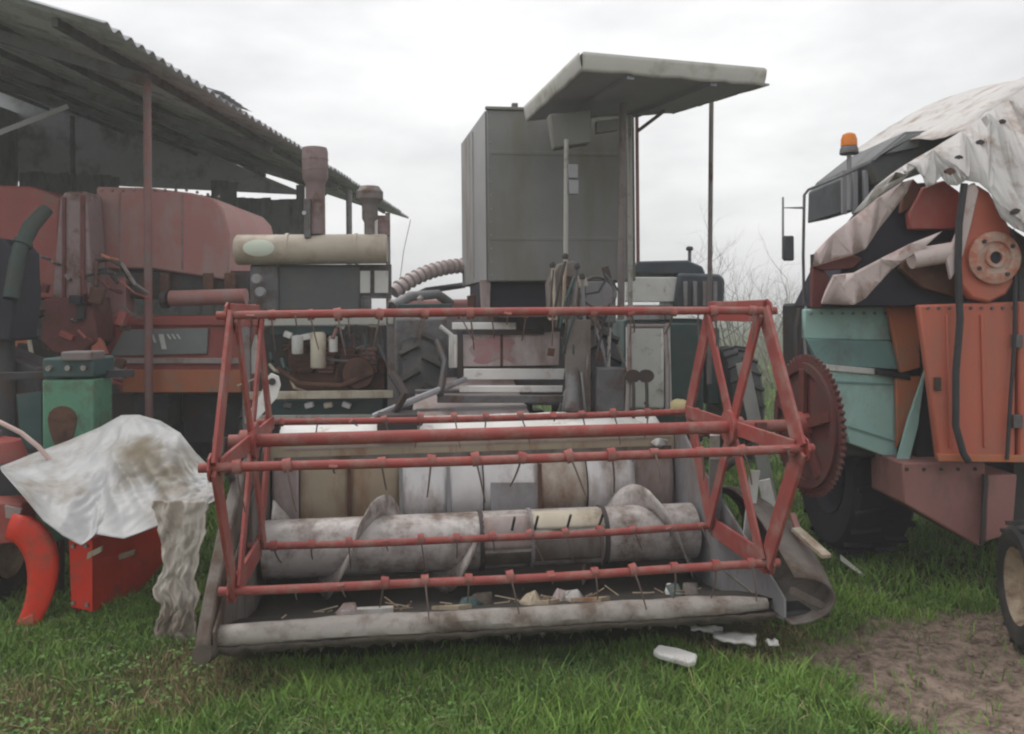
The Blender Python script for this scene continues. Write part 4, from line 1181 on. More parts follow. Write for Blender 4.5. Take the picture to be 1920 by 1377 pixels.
MB().tube([FP.p(70, 1165, -.02), FP.p(125, 1160, .05)], .008, 6).build('tie_rod', M['steel'], Pq)
MB().bar(FP.p(-60, 950, .18), FP.p(300, 940, .45), .09, .09).build('main_beam', M['dusty2'], Pq, .006)
for x in (20, 150, 270):
    p = FP.p(x, 945, .3); MB().bar(p, (p.x, p.y + .4, .55), .05, .05).build('brace', M['dusty2'], Pq)
MB().box((FP.p(60, 900, .6).x, .62, .62), (.9, .5, .25)).build('under_frame', M['iron'], Pq, .02)
wheel(FP, Pq, (FP.p(-20, 1080, .25).x, .35, .27), .27, .14, name='gauge_wheel', lugs=0 or 12)

# tarpaulin over it
def stained(src, name, spots, col):
    m = M[src].copy(); m.name = name
    t = m.node_tree; N = t.nodes; L = t.links; bs = N['Principled BSDF']
    base = bs.inputs['Base Color'].links[0].from_socket
    tc = N.new('ShaderNodeTexCoord')
    n1 = N.new('ShaderNodeTexNoise'); n1.inputs['Scale'].default_value = 7; n1.inputs['Detail'].default_value = 6
    L.new(tc.outputs['Object'], n1.inputs['Vector'])
    for c, r_ in spots:
        v = N.new('ShaderNodeVectorMath'); v.operation = 'SUBTRACT'; v.inputs[1].default_value = c
        L.new(tc.outputs['Object'], v.inputs[0])
        sc = N.new('ShaderNodeVectorMath'); sc.operation = 'DIVIDE'; sc.inputs[1].default_value = r_
        L.new(v.outputs[0], sc.inputs[0])
        ln = N.new('ShaderNodeVectorMath'); ln.operation = 'LENGTH'; L.new(sc.outputs[0], ln.inputs[0])
        ad = N.new('ShaderNodeMath'); ad.operation = 'MULTIPLY_ADD'; ad.inputs[1].default_value = 1.5
        L.new(n1.outputs['Fac'], ad.inputs[0]); L.new(ln.outputs['Value'], ad.inputs[2])
        rp = N.new('ShaderNodeMapRange'); rp.inputs['From Min'].default_value = 1.1; rp.inputs['From Max'].default_value = 1.9
        rp.inputs['To Min'].default_value = .85; rp.inputs['To Max'].default_value = 0
        L.new(ad.outputs[0], rp.inputs['Value'])
        mx = N.new('ShaderNodeMix'); mx.data_type = 'RGBA'; mx.inputs['B'].default_value = (*col, 1)
        L.new(rp.outputs['Result'], mx.inputs['Factor']); L.new(base, mx.inputs['A']); base = mx.outputs['Result']
    L.new(base, bs.inputs['Base Color'])
    return m
M['tarp_s'] = stained('tarp', 'muddy_white_tarpaulin', [(W(262, 872, 4.42), (.28, .5, .13)), (W(225, 850, 4.5), (.22, .5, .07)), (W(300, 900, 4.3), (.15, .4, .08))], (.17, .14, .095))
M['tarp_h'] = stained('tarpb', 'mud_soaked_tarpaulin', [(W(330, 1225, 4.0), (.4, .6, .33))], (.22, .175, .14))
def lerp_list(L_, t_):
    n = len(L_) - 1; i = min(int(t_ * n), n - 1); f_ = t_ * n - i
    return tuple(a + (b - a) * f_ for a, b in zip(L_[i], L_[i + 1]))
TOP = [(0, 876, 4.75), (60, 852, 4.85), (130, 826, 4.95), (190, 800, 5.0), (228, 779, 5.0), (262, 778, 4.95), (300, 788, 4.85), (338, 812, 4.7), (368, 850, 4.6), (398, 880, 4.5), (412, 900, 4.45)]
MID = [(2, 880, 4.52), (52, 892, 4.48), (106, 902, 4.50), (156, 900, 4.50), (196, 890, 4.52), (226, 876, 4.50), (268, 880, 4.46), (314, 882, 4.40), (352, 896, 4.36), (386, 904, 4.34), (408, 916, 4.34)]
BOT = [(4, 884, 4.3), (44, 930, 4.12), (82, 976, 4.08), (118, 1004, 4.08), (152, 1022, 4.10), (180, 1002, 4.2), (232, 1010, 4.12), (285, 990, 4.15), (330, 975, 4.15), (370, 958, 4.2), (404, 938, 4.25)]
def tarp(u, v):
    a, b, c_ = lerp_list(TOP, u), lerp_list(MID, u), lerp_list(BOT, u)
    w0, w1, w2 = (1 - v) ** 2 + .0, 2 * v * (1 - v), v * v
    # quadratic through the middle line
    px = (1 - v) * (1 - 2 * v) * a[0] + 4 * v * (1 - v) * b[0] + v * (2 * v - 1) * c_[0]
    py = (1 - v) * (1 - 2 * v) * a[1] + 4 * v * (1 - v) * b[1] + v * (2 * v - 1) * c_[1]
    yy = (1 - v) * (1 - 2 * v) * a[2] + 4 * v * (1 - v) * b[2] + v * (2 * v - 1) * c_[2]
    p = W(px, py, yy)
    k = math.sin(math.pi * min(1, max(0, u))) ** .3
    cr = .05 - abs(noise.noise(Vector((u * 4.2 + v * 1.1 + 3, v * 1.4, 1)))) * .115 - abs(noise.noise(Vector((u * 9 - v * 3.5, v * 3.2, 5)))) * .045 - abs(noise.noise(Vector((u * 19 + v * 9, v * 8 - u * 4, 2)))) * .018
    p += Vector((.1 * (cr - .05), -cr + .03, (cr - .04) * .9)) * k * (.06 + .94 * math.sin(math.pi * min(1, v)) ** .6)
    return p
tp = MB().grid(tarp, 150, 60).build('tarpaulin', M['tarp_s'], None, solid=.004, angle=80)
tag(tp, 'dirty white tarpaulin draped over the bright red plough', 'tarpaulin')
def hang(u, v):
    x0 = 286 + 16 * v + 8 * math.sin(v * 5) + 14 * fbm((v * 6, 1, 2), 3); x1 = 384 - 22 * v + 5 * math.sin(v * 7 + 1) + 14 * fbm((v * 7, 5, 2), 3)
    px = x0 + (x1 - x0) * u; py = 940 + (1216 - 940) * v + (10 * math.sin(u * 9) + 22 * fbm((u * 6, 3, 1), 3)) * v
    p = W(px, py, 4.12 - .12 * v)
    f_ = (.006 + .012 * v) * math.sin(u * 13 + 3.5 * math.sin(v * 5) + 2 * fbm((u * 2, v * 3, 4), 2)) + .035 * abs(fbm((u * 3 + v, v * 4, 0), 3)) + .012 * fbm((u * 12, v * 16, 2), 2)
    p.y += f_; p.z = max(p.z, .004 + .012 * u)
    return p
hg = MB().grid(hang, 56, 60).build('hanging_flap', M['tarp_h'], tp, solid=.005, angle=80)
hg['label'] = 'muddy strip of tarpaulin hanging to the grass'
# pale hose arching out from under the tarpaulin
for x, y in ((138, 1024), (162, 1024), (138, 1130), (164, 1134)):
    MB().lathe([(0, -.012), (.011, -.012), (.012, 0)], FP.p(x, y, -.022), (0, 1, 0), 6).build('bolt', M['steel'], bx)
MB().bar(FP.p(130, 1016, -.028), FP.p(172, 1018, -.028), .012, .012).build('weld_seam', M['vivid'], bx)
MB().bar(FP.p(172, 1014, -.03), FP.p(172, 1146, -.03), .012, .012).build('weld_seam', M['vivid'], bx)
MB().box(FP.p(112, 1060, .05), (.03, .05, .26)).build('shank_clamp', M['iron'], Pq, .004)
hs = MB().tube([W(-40, 780, 4.7), W(0, 792, 4.7), W(40, 812, 4.7), W(72, 838, 4.72), (W(98, 868, 4.75))], .014, 8).build('garden_hose', M['hose'])
tag(hs, 'pale pink hose arching out beside the tarpaulin', 'hose')
FQ = Frame(-2.95, 4.95, 0)
rb = FQ.root('red_drum', 'dull red rounded drum standing behind the plough', 'drum')
p = FQ.p(-14, 830, 0)
MB().lathe([(0, 0), (.17, 0), (.18, .02), (.18, .4), (.19, .41), (.18, .42), (.18, .78), (.15, .86), (0, .9)], (p.x, 0, 0), (0, 0, 1), 28).build('drum_body', M['dusty2'], rb)
MB().lathe([(0, 0), (.05, 0), (.05, .04), (0, .04)], (p.x, 0, .88), (0, 0, 1), 14).build('drum_cap', M['iron2'], rb)

# fittings crowding the red combine's flank
random.seed(17)
for i in range(34):
    x, y = random.uniform(0, 230), random.uniform(470, 720)
    dx, dy = random.uniform(-50, 60), random.uniform(-15, 70)
    yl = random.uniform(-.75, -.35)
    MB().tube([FR.p(x, y, yl), FR.p(x + dx * .5, y + dy * .7, yl - .05), FR.p(x + dx, y + dy, yl + .04)], random.uniform(.008, .022), 6).build('pipe', M[random.choice(['iron', 'rust', 'reel_d', 'dusty2', 'orange', 'iron2', 'pole'])], D)
for i in range(24):
    x, y = random.uniform(-10, 240), random.uniform(500, 740)
    MB().box(FR.p(x, y, random.uniform(-.7, -.3)), (random.uniform(.05, .2), .06, random.uniform(.04, .16)), Matrix.Rotation(random.uniform(-.5, .5), 3, 'Y')).build('bracket', M[random.choice(['iron', 'rust', 'reel_d', 'dusty2', 'redl', 'iron2', 'void'])], D, .006)
for x in (246, 262, 300, 380, 420):
    dr('belt_guard', random.choice(['iron', 'rust', 'iron2']), x, 512, x + random.randint(8, 20), 556, -.02, .06)
for i in range(12):
    MB().lathe([(0, -.01), (.014, -.01), (.016, 0)], FR.p(190 + 20 * i, 357 + max(0, i - 8) * 4, -.005), (0, 1, 0), 8).build('bolt', M['intake'], up)
# ================================================================== turquoise and red combine on the right
FH = Frame(2.35, 4.3, 0)
H = FH.root('covered_combine', 'turquoise and orange-red combine with torn tarpaulin, amber beacon and cab', 'combine')
def hp(name, m_, pts, yl, t_=.02, b=.005, par=None): return panel(FH, name, M[m_], par or H, pts, yl, t_, b)
# red side doors
rd = hp('red_door', 'redp', [(1722, 572), (1738, 690), (1760, 862), (1904, 862), (1904, 566)], 0, .05, .012)
rd2 = hp('red_door', 'redp', [(1910, 566), (1910, 862), (2140, 866), (2140, 560)], .004, .05, .012)
hp('door_lip', 'orange', [(1758, 852), (1760, 866), (2140, 870), (2140, 858)], -.02, .03, .004, rd)
MB().box((1.0, 1.15, 1.25), (1.9, 1.6, 1.3)).build('body_core', M['void'], H)
# turquoise nose: upper panel, band, lower skirt, all lying a little farther back to the left
te = hp('upper_panel', 'teal', [(1508, 580), (1508, 636), (1672, 640), (1664, 574)], .38, .05, .01)
hp('dark_teal_band', 'tealb', [(1512, 636), (1535, 684), (1690, 694), (1672, 640)], .36, .05, .006)  # band of darker turquoise paint
hp('white_strip', 'white', [(1534, 682), (1538, 694), (1644, 703), (1644, 692)], .34, .03, .004)
hp('black_handle', 'black', [(1645, 692), (1645, 703), (1708, 714), (1708, 703)], .30, .04, .004)
lo = hp('lower_skirt', 'teal', [(1540, 694), (1572, 762), (1592, 832), (1682, 864), (1690, 704)], .36, .03, .008)
hp('orange_stripe', 'orange', [(1664, 574), (1690, 700), (1726, 690), (1722, 574)], .30, .04, .006)
hp('orange_stripe', 'orange', [(1680, 706), (1682, 842), (1700, 800), (1728, 706)], .31, .03, .006)
hp('bent_fin', 'teal', [(1736, 690), (1702, 790), (1682, 864), (1704, 868), (1722, 800)], .24, .02, .004)
hp('shadow_gap', 'void', [(1715, 640), (1735, 690), (1718, 860), (1762, 866), (1738, 690)], .3, .05, 0)
MB().box((FH.p(1600, 760, 1.0).x, 1.0, 1.2), (.55, 1.1, .9)).build('nose_core', M['iron'], H, .02)
# black wheel and dark parts under the nose
wheel(FH, H, (FH.p(1615, 900, 1.1).x, 1.25, .55), .55, .40, name='front_wheel', tyre='void', rimm='void')
# lower mauve panel and its corner
lp = hp('lower_panel', 'redl', [(1692, 868), (1694, 944), (1836, 1026), (1848, 1000), (1848, 868)], .12, .4, .01)
hp('lower_corner', 'redl', [(1852, 892), (1846, 1018), (1900, 1000), (1908, 890)], .06, .3, .01)
hp('panel_joint', 'iron', [(1846, 890), (1840, 1022), (1846, 1022), (1852, 890)], .05, .02, 0, lp)
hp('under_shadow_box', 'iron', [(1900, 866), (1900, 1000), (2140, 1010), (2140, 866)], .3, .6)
# rear wheel
wc = FH.p(1948, 1126, -.42)
wheel(FH, H, (wc.x, -.42, .29), .29, .22, (.965, -.26, 0), name='rear_wheel', tyre='rubber', rimm='rim', lugs=0 or 18, rimr=.62)
MB().bar((wc.x + .05, -.42, .30), (wc.x + .55, -.2, .60), .08, .08).build('wheel_fork', M['iron'], H, .006)
# hinges, bolts, pressed swages and a latch on the doors
for x in (1775, 1840):
    MB().bar(FH.p(x, 590, -.004), FH.p(x + 6, 840, -.004), .014, .018).build('swage', M['redp'], rd, .004)
for y in (640, 790):
    MB().box(FH.p(1906, y, -.01), (.05, .03, .07)).build('hinge', M['iron2'], rd, .004)
MB().box(FH.p(1758, 720, -.012), (.03, .02, .07)).build('latch', M['iron'], rd, .004)
for i in range(9):
    MB().lathe([(0, -.008), (.008, -.008), (.009, 0)], FH.p(1740 + 20 * i, 578, -.002), (0, 1, 0), 8).build('bolt', M['iron2'], rd)
for i in range(8):
    MB().lathe([(0, -.008), (.008, -.008), (.009, 0)], FH.p(1520 + 20 * i, 588, .378), (0, 1, 0), 8).build('bolt', M['galv_d'], te)
for i in range(5):
    MB().lathe([(0, -.008), (.009, -.008), (.010, 0)], FH.p(1700 + 32 * i, 880, .118), (0, 1, 0), 8).build('bolt', M['iron'], lp)
MB().bar(FH.p(1548, 715, .352), FH.p(1690, 722, .352), .008, .008).build('swage', M['tealb'], lo)
MB().bar(FH.p(1590, 800, .352), FH.p(1684, 830, .352), .008, .008).build('swage', M['tealb'], lo)
# straps over the doors
def strap(pts, yl, w=.012):
    MB().tube([FH.p(x, y, yl) for x, y in pts], w, 8).build('black_strap', M['strap'], H)
strap([(1808, 345), (1798, 420), (1796, 500), (1800, 600), (1792, 700), (1792, 800), (1806, 850), (1816, 866)], -.06, .018)
strap([(1898, 430), (1904, 520), (1902, 640), (1894, 760), (1888, 862)], -.03, .010)
# upper works: dark bay, red shield, round bearing arm
hp('dark_bay', 'void', [(1545, 575), (1590, 480), (1640, 420), (1700, 345), (1760, 340), (1800, 420), (1800, 575)], .16, .5, .01)
hp('red_shield', 'dusty2', [(1704, 400), (1730, 352), (1770, 338), (1800, 360), (1798, 430), (1708, 430)], .08, .05, .008)
hp('red_shield', 'reel_d', [(1694, 360), (1712, 335), (1728, 350), (1704, 392), (1690, 400)], .10, .04, .006)
hp('maroon_edge', 'reel_d', [(1524, 500), (1540, 500), (1556, 520), (1540, 578), (1524, 578)], .14, .05, .006)
hp('maroon_edge', 'reel_d', [(1524, 500), (1600, 478), (1618, 486), (1600, 504), (1545, 508)], .12, .04, .006)
hp('rust_lining', 'rust', [(1690, 505), (1700, 470), (1800, 490), (1800, 560), (1730, 540)], .10, .05, .008)
MB().tube([FH.p(1708, 486, 0), FH.p(1792, 472, 0)], .052, 16).build('pale_roller', M['tarpp'], H)
arm_pts = [(1832, 345), (1856, 360), (1880, 400), (1902, 440), (1914, 480), (1908, 520), (1888, 552), (1856, 568), (1822, 560), (1802, 535), (1798, 490), (1806, 440), (1816, 390)]
arm = hp('bearing_arm', 'redp', arm_pts, -.02, .06, .014)
bc_ = FH.p(1862, 484, -.03)
MB().lathe([(.135, .01), (.135, -.018), (.118, -.026), (.085, -.026), (.08, -.012), (.05, -.012), (.05, -.03), (.032, -.03), (.032, .0), (0, .0)], bc_, (0, 1, 0), 32).build('bearing_ring', M['bear'], arm)
MB().lathe([(0, -.014), (.034, -.014), (.034, -.004), (0, -.004)], bc_, (0, 1, 0), 20).build('bearing_hole', M['void'], arm)
for g in (0.6, 2.2, 3.7, 5.3):
    MB().lathe([(0, -.012), (.011, -.012), (.012, 0)], bc_ + Vector((.103 * math.cos(g), -.022, .103 * math.sin(g))), (0, 1, 0), 8).build('bolt', M['iron'], arm)
hp('pale_lever', 'tarpp', [(1812, 350), (1828, 342), (1836, 356), (1822, 420), (1806, 480), (1784, 525), (1776, 486), (1802, 420)], -.05, .03, .006)
hp('red_upright', 'dusty2', [(1838, 360), (1870, 392), (1888, 430), (1850, 430), (1826, 420)], .02, .04, .006)
hp('dark_upright', 'iron', [(1886, 420), (1925, 446), (2000, 460), (2000, 570), (1910, 570), (1908, 470)], .04, .05, .006)
# torn tarpaulin
def cloth(name, m_, pts, yl, par, amp=.03, fr_=4, cuts=4, bulge=.0, dy=None, seed=0, th=.005):
    P_ = [Vector(FH.p(x, y, yl + (dy(x, y) if dy else 0))) for x, y in pts]
    return sheet(P_, cuts, bulge, amp, fr_, (0, -1, 0), seed).build(name, M[m_], par, solid=th, angle=80)
mt = [(1640, 352), (1672, 326), (1700, 308), (1745, 282), (1800, 248), (1850, 212), (1890, 186), (1930, 158), (2000, 120), (2140, 90), (2140, 470), (2000, 470), (1928, 440), (1900, 428), (1878, 408), (1860, 362), (1838, 342), (1812, 338), (1796, 348), (1780, 346), (1766, 330), (1752, 346), (1738, 352), (1730, 330), (1716, 316), (1694, 330), (1660, 346)]
big = cloth('torn_tarpaulin', 'tarpw', mt, -.06, H, .075, 2.6, 5, .02, lambda x, y: (320 - y) * .0026 * (1 if y < 320 else .3), 3)
top_ = [(1800, 248), (1850, 212), (1890, 186), (1930, 158), (2000, 120), (2140, 90)]
MB().grid(lambda u, v: Vector(FH.p(*lerp_list([(a_, b_) for a_, b_ in top_], u), .15 + .35 * u)) + Vector((0, 1.5 * v, .16 * v + .03 * fbm((u * 4, v * 4, 2)))), 16, 10).build('tarpaulin_top', M['tarpw'], big, solid=.005, angle=80)
for x, y, r_ in ((1792, 298, 9), (1836, 268, 10), (1898, 398, 10), (1780, 322, 12), (1880, 228, 9)):
    p = FH.p(x, y, -.06 + (320 - y) * .0026 * (1 if y < 320 else .3))
    ok_, hit, nn, _i = big.ray_cast(Vector((p.x, -3, p.z)), Vector((0, 1, 0)))
    if not ok_: continue
    p = hit + Vector((0, -.008, 0)); rr2 = r_ * .0019
    MB().prism([p + Vector((rr2 * math.cos(g) * (1 + .3 * math.sin(2 * g + x)), .0, rr2 * .8 * math.sin(g))) for g in [i * math.pi / 6 for i in range(12)]], (0, .02, 0)).build('dark_patch', M['rust'] if r_ in (12, 8) else M['iron'], big)
f1 = [(1524, 497), (1527, 474), (1562, 438), (1600, 408), (1645, 372), (1690, 342), (1712, 336), (1700, 362), (1672, 398), (1645, 432), (1622, 468), (1600, 478), (1560, 488), (1536, 497)]
cloth('loose_flap', 'tarpp', f1, .02, big, .03, 4, 4, .01, lambda x, y: .14 * (1700 - x) / 180 * .3, 11)
f2 = [(1540, 570), (1548, 545), (1562, 516), (1600, 512), (1650, 486), (1705, 458), (1766, 434), (1735, 462), (1690, 492), (1672, 505), (1650, 530), (1622, 560), (1600, 572)]
cloth('loose_flap', 'tarpp', f2, -.02, big, .03, 5, 4, .015, lambda x, y: .0, 19)
f3 = [(1600, 400), (1640, 352), (1690, 320), (1716, 318), (1690, 340), (1650, 366), (1615, 395)]
cloth('loose_flap', 'tarpw', f3, -.0, big, .02, 6, 3, .01, None, 23)
# cab behind: roof, pillars, glass
cb = hp('cab_roof', 'darkbx', [(1626, 304), (1700, 246), (1810, 240), (1808, 300), (1720, 312), (1640, 350)], .75, .9, .02)
hp('roof_edge', 'glassy', [(1640, 300), (1700, 252), (1726, 250), (1722, 276), (1652, 290)], .72, .04, .004, cb)
cab = hp('cab_side', 'navy', [(1580, 335), (1630, 300), (1716, 312), (1690, 345), (1640, 380), (1618, 392), (1578, 400)], .85, .6, .01)
for x in (1582, 1602, 1622):
    MB().bar(FH.p(x, 320, .80), FH.p(x + 1, 402, .80), .03, .03).build('cab_pillar', M['galv_d'], cab, .003)
# beacon
bp_ = FH.p(1592, 288, .7)
bcn = MB().lathe([(0, -.005), (.052, -.005), (.056, .0), (.052, .03), (.046, .04), (0, .04)], bp_, (0, 0, 1), 20).build('beacon_base', M['iron2'], H)
MB().lathe([(.044, .04), (.048, .045), (.047, .085), (.036, .115), (.015, .125), (0, .126)], bp_, (0, 0, 1), 20).build('amber_dome', M['amber'], bcn)
MB().tube([bp_, FH.p(1592, 395, .7)], .014, 8).build('beacon_stalk', M['galv_d'], bcn)
# mirror frame
mf = MB().tube([FH.p(1632, 306, .7), FH.p(1560, 338, .6), FH.p(1516, 356, .5), FH.p(1508, 366, .5), FH.p(1506, 480, .5), FH.p(1508, 600, .5)], .0085, 8).build('mirror_frame', M['iron2'], H)
MB().tube([FH.p(1506, 390, .5), FH.p(1468, 390, .5), FH.p(1468, 486, .5)], .007, 8).build('mirror_bracket', M['galv_d'], mf)
MB().tube([FH.p(1468, 370, .5), FH.p(1468, 392, .5)], .006, 6).build('mirror_bracket', M['galv_d'], mf)
mr = FH.p(1478, 466, .48); MB().box(mr, (.062, .03, .145)).build('mirror', M['navy'], mf, .01)
MB().tube([FH.p(1500, 580, .45), FH.p(1492, 620, .4), FH.p(1496, 700, .4)], .016, 8).build('cab_ladder', M['iron'], H)
MB().tube([FH.p(1512, 575, .45), FH.p(1508, 620, .4), FH.p(1512, 690, .4)], .010, 8).build('cab_ladder', M['galv_d'], H)
MB().box((.3, 1.2, 1.75), (1.0, .9, .5)).build('cab_floor', M['iron'], H)
# ================================================================== green tractor behind, right of the feeder
FT = Frame(1.75, 8.4, 0)
T = FT.root('green_tractor', 'dark green tractor with white panels parked behind the reel', 'tractor')
def tr(name, m_, x0, y0, x1, y1, yl, t_=.02, b=.008, par=None): return rect(FT, name, M[m_], par or T, x0, y0, x1, y1, yl, t_, b)
panel(FT, 'hood_top', M['navy'], T, [(1176, 512), (1196, 490), (1290, 488), (1318, 500), (1324, 516)], .1, .9, .02)
tr('white_panel', 'scrap', 1174, 520, 1276, 566, .05, .3)
panel(FT, 'hood_side', M['navy'], T, [(1272, 512), (1350, 514), (1360, 524), (1358, 590), (1262, 590)], 0, .9, .03)
for x in (1282, 1300, 1318, 1338): tr('grille_bar', 'galv_d', x, 528, x + 7, 574, -.03, .03, .004)
tr('grey_plate', 'galv_d', 1176, 572, 1262, 600, .05, .4)
tr('tractor_body', 'teal_d', 1170, 598, 1320, 830, .1, 1.1, .03)
tr('white_tank', 'scrap', 1178, 610, 1246, 768, -.12, .2, .03)
tr('green_door', 'teal_d', 1256, 606, 1312, 752, -.06, .12, .02)
tr('green_side', 'teal_d', 1325, 615, 1350, 760, .2, .3, .02)
MB().tube([FT.p(1252, 606, -.1), FT.p(1256, 770, -.1)], .022, 8).build('corner_rod', M['galv'], T)
ex = MB().tube([FT.p(1293, 495, .3), FT.p(1293, 468, .3)], .018, 10).build('exhaust_pipe', M['iron2'], T)
MB().lathe([(0, 0), (.035, 0), (.04, .02), (.03, .04), (0, .045)], FT.p(1293, 470, .3), (0, 0, 1), 12).build('exhaust_cap', M['iron'], ex)
wheel(FT, T, (-.45, .5, .6), .6, .36, name='tractor_wheel', tyre='rub2')
wheel(FT, T, (.62, .5, .6), .6, .36, name='tractor_wheel', tyre='rub2')

# ================================================================== bare shrub
def shrub(x, y, h, seed, label):
    random.seed(seed)
    o = bpy.data.objects.new('bare_shrub', None); COL.objects.link(o); o.location = (x, y, 0)
    tag(o, label, 'shrub')
    st, tw = MB(), MB()
    def grow(p, d, L_, r_, lev):
        n = 4; pts = [p]
        for i in range(n):
            d = (d + Vector((random.gauss(0, .16), random.gauss(0, .16), random.gauss(.03, .08)))).normalized()
            p = p + d * (L_ / n); pts.append(p)
        (st if lev < 2 else tw).tube(pts, [r_ * (1 - .55 * i / n) for i in range(n + 1)], 5 if lev < 2 else 4, False)
        if lev < 4:
            for _ in range(3 if lev < 3 else 2):
                k = random.choice(pts[1:])
                nd = (d + Vector((random.gauss(0, .6), random.gauss(0, .6), random.gauss(.1, .35)))).normalized()
                grow(k, nd, L_ * random.uniform(.5, .75), r_ * .5, lev + 1)
    for i in range(7):
        a = random.uniform(0, 6.28)
        grow(Vector((.15 * math.cos(a), .15 * math.sin(a), 0)), Vector((.45 * math.cos(a), .45 * math.sin(a), 1)).normalized(), h * random.uniform(.42, .62), .017, 0)
    st.build('stem', M['bark'], o); tw.build('twigs', M['bark'], o)
shrub(W(1395, 560, 14).x, 14, 3.3, 5, 'bare leafless shrub standing behind the combine canopy post')
shrub(W(1462, 560, 17).x, 17, 2.6, 9, 'small bare shrub near the mirror of the covered combine')

# ================================================================== loose things
random.seed(3)
def blob(F_px, Y, s, name, m_, label, cat, z=None, group=None, rot=0, amp=.25):
    p = W(*F_px, Y)
    m = MB(); n = 14
    m.grid(lambda u, v: (s[0] * math.cos(2 * math.pi * u) * math.sin(math.pi * v) * (1 + amp * fbm((math.cos(6.28 * u) * 1.5 + p.x * 5, math.sin(6.28 * u) * 1.5, v * 3), 2)),
                         s[1] * math.sin(2 * math.pi * u) * math.sin(math.pi * v),
                         s[2] * -math.cos(math.pi * v) * (1 + amp * fbm((v * 4, u * 2, p.x), 2))), 20, 10)
    o = m.build(name, M[m_], None)
    o.location = (p.x, p.y, p.z if z is None else z); o.rotation_euler = (0, 0, rot)
    tag(o, label, cat, group); return o
hw = lambda px, py, yl: FC.o + Matrix.Rotation(FC.yaw, 3, 'Z') @ FC.p(px, py, yl)
q = hw(1275, 762, BY + .2)
o = blob((1275, 762), q.y, (.085, .07, .055), 'yellow_sack', 'yellow', 'small pale yellow sack lying on top of the header', 'sack', z=.968, rot=-.4)
for (x, y, sz, lab) in ((1238, 830, .06, 'crumpled white plastic scrap on the header beam'), (1293, 832, .05, 'smaller crumpled white plastic scrap at the header corner')):
    q = hw(x, y, BY - .02)
    P_ = [q + Vector((sz * math.cos(g) * random.uniform(.7, 1.2), -.03 * math.sin(g * 2), sz * .45 * math.sin(g))) for g in [i * math.pi / 4 for i in range(8)]]
    o = sheet(P_, 2, .02, .03, 9, (0, -1, .3), x).build('plastic_scrap', M['scrap'], None, solid=.003)
    tag(o, lab, 'plastic')
def ground_scrap(px, py, l, w, rot, label, h_=.02, name='plastic_scrap', m_='scrap', tilt=0):
    p = G(px, py)
    z = float(height(np.array(p.x), np.array(p.y)))
    m = MB()
    n = 12
    def fn(u, v):
        x = (u - .5) * l; y = (v - .5) * w * (1 - .5 * abs(u - .5) * 2 * (.6 + .4 * math.sin(u * 9 + px)))
        return (x + .01 * fbm((u * 4, v * 4, px), 2), y, h_ + .012 * fbm((u * 3, v * 3, px * .1), 3) + .01 * math.sin(v * 3.1))
    m.grid(fn, 12, 6)
    o = m.build(name, M[m_], None, solid=.012)
    o.location = (p.x, p.y, z + .045); o.rotation_euler = (tilt, 0, rot)
    tag(o, label, 'plastic', 'white scraps littering the grass'); return o
p = G(1266, 1258)
o = MB().prism([(-.095, -.03, 0), (-.06, -.045, 0), (.07, -.05, 0), (.095, -.02, 0), (.09, .035, 0), (.0, .045, 0), (-.085, .03, 0)], (0, 0, .03)).build('plastic_scrap', M['scrap'], None, .008)
o.location = (p.x, p.y, .055); o.rotation_euler = (.12, .10, -.42)
tag(o, 'white plastic slab lying alone in the green grass', 'plastic', 'white scraps littering the grass')
ground_scrap(1378, 1226, .19, .13, -.3, 'largest torn white scrap beside the bare soil')
ground_scrap(1325, 1206, .15, .06, -.2, 'narrow white scrap between the knife bar and the torn scraps')
ground_scrap(1350, 1190, .08, .04, .4, 'small white scrap lying just under the end of the knife bar')
ground_scrap(1448, 1236, .05, .04, .2, 'tiny white scrap at the edge of the bare soil')
q0, q1 = G(1578, 1042, .09), G(1622, 1078, .03)
o = MB().prism([q0, q0 + Vector((.0, 0, -.035)), q1 + Vector((-.01, 0, -.012)), q1], (0, .02, 0)).build('plastic_strip', M['scrap'])
tag(o, 'thin white plastic strip sticking out of the grass by the divider', 'plastic')
q0, q1 = W(1492, 992, 3.95), W(1550, 1044, 3.75)
o = MB().bar(q0, q1, .05, .02).build('wooden_batten', M['cream'], None, .003)
tag(o, 'pale wooden batten leaning on the crop divider by the toothed wheel', 'batten')
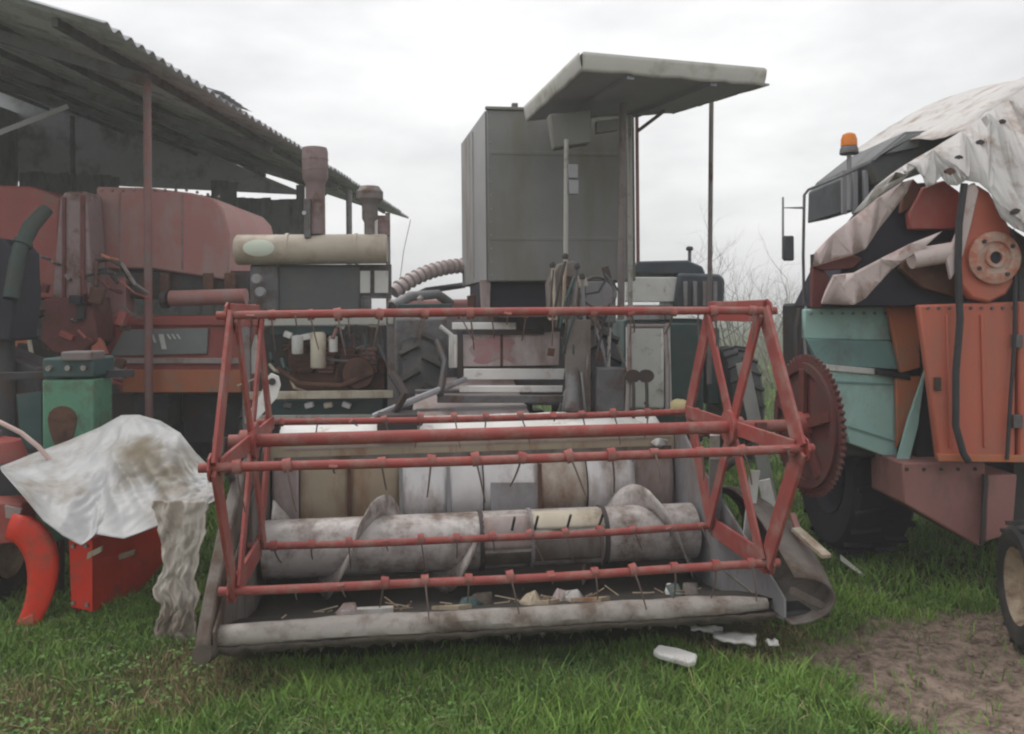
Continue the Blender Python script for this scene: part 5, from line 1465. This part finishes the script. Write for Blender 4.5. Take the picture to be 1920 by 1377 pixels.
# white sheets standing behind the reel end
for x, y0, y1, Y_, w_, lab in ((1400, 680, 745, 6.2, .10, 'tall narrow white board behind the reel end frame'), (1440, 900, 965, 4.6, .07, 'short white board leaning behind the reel spokes')):
    p, q = W(x - 8, y0, Y_), W(x + 8, y1, Y_)
    q = p + (q - p) * (p.z / max(.05, p.z - q.z)) * .98
    q = Vector((p.x + min(.25, q.x - p.x), p.y + .05, .01))
    o = MB().bar(p, q, .012, w_, (1, 0, 0)).build('white_board', M['white'], None, .002)
    tag(o, lab, 'board')
# crumbs of soil on the bare patch
nC = 900
cx_ = np.random.uniform(.9, 2.6, nC * 3); cy_ = np.random.uniform(3.0, 4.6, nC * 3)
kk = dirt_mask(cx_, cy_) > .5
cm = MB()
for x, y in list(zip(cx_[kk], cy_[kk]))[:nC]:
    s_ = random.choice([.004, .006, .008, .012, .02]) * random.uniform(.7, 1.2)
    z = float(height(np.array(x), np.array(y)))
    o8 = [Vector((random.uniform(.7, 1.2) * s_ * a, random.uniform(.7, 1.2) * s_ * b, random.uniform(.5, .9) * s_ * c)) for a, b, c in ((1,0,0),(-1,0,0),(0,1,0),(0,-1,0),(0,0,1),(0,0,-1))]
    cm.add([Vector((x, y, z)) + q for q in o8], [(0,2,4),(2,1,4),(1,3,4),(3,0,4),(2,0,5),(1,2,5),(3,1,5),(0,3,5)])
o = cm.build('soil_clods', M['clod'], None)
tag(o, 'small clods of soil scattered on the bare patch', 'soil', kind='stuff')
# ================================================================== thin haze volume added to imitate lens veil
hz_m = bpy.data.materials.new('lens_veil_haze'); hz_m.use_nodes = True
t = hz_m.node_tree; t.nodes.clear()
o_ = t.nodes.new('ShaderNodeOutputMaterial'); v_ = t.nodes.new('ShaderNodeVolumePrincipled')
v_.inputs['Color'].default_value = (.93, .94, .96, 1); v_.inputs['Density'].default_value = .0065
v_.inputs['Anisotropy'].default_value = 0.0
t.links.new(v_.outputs['Volume'], o_.inputs['Volume'])
hz = MB().box((0, 180, 3.15), (560, 480, 8.5)).build('haze', hz_m, None, smooth=False)
tag(hz, 'thin haze added over the yard to imitate lens veil', 'haze', kind='stuff')
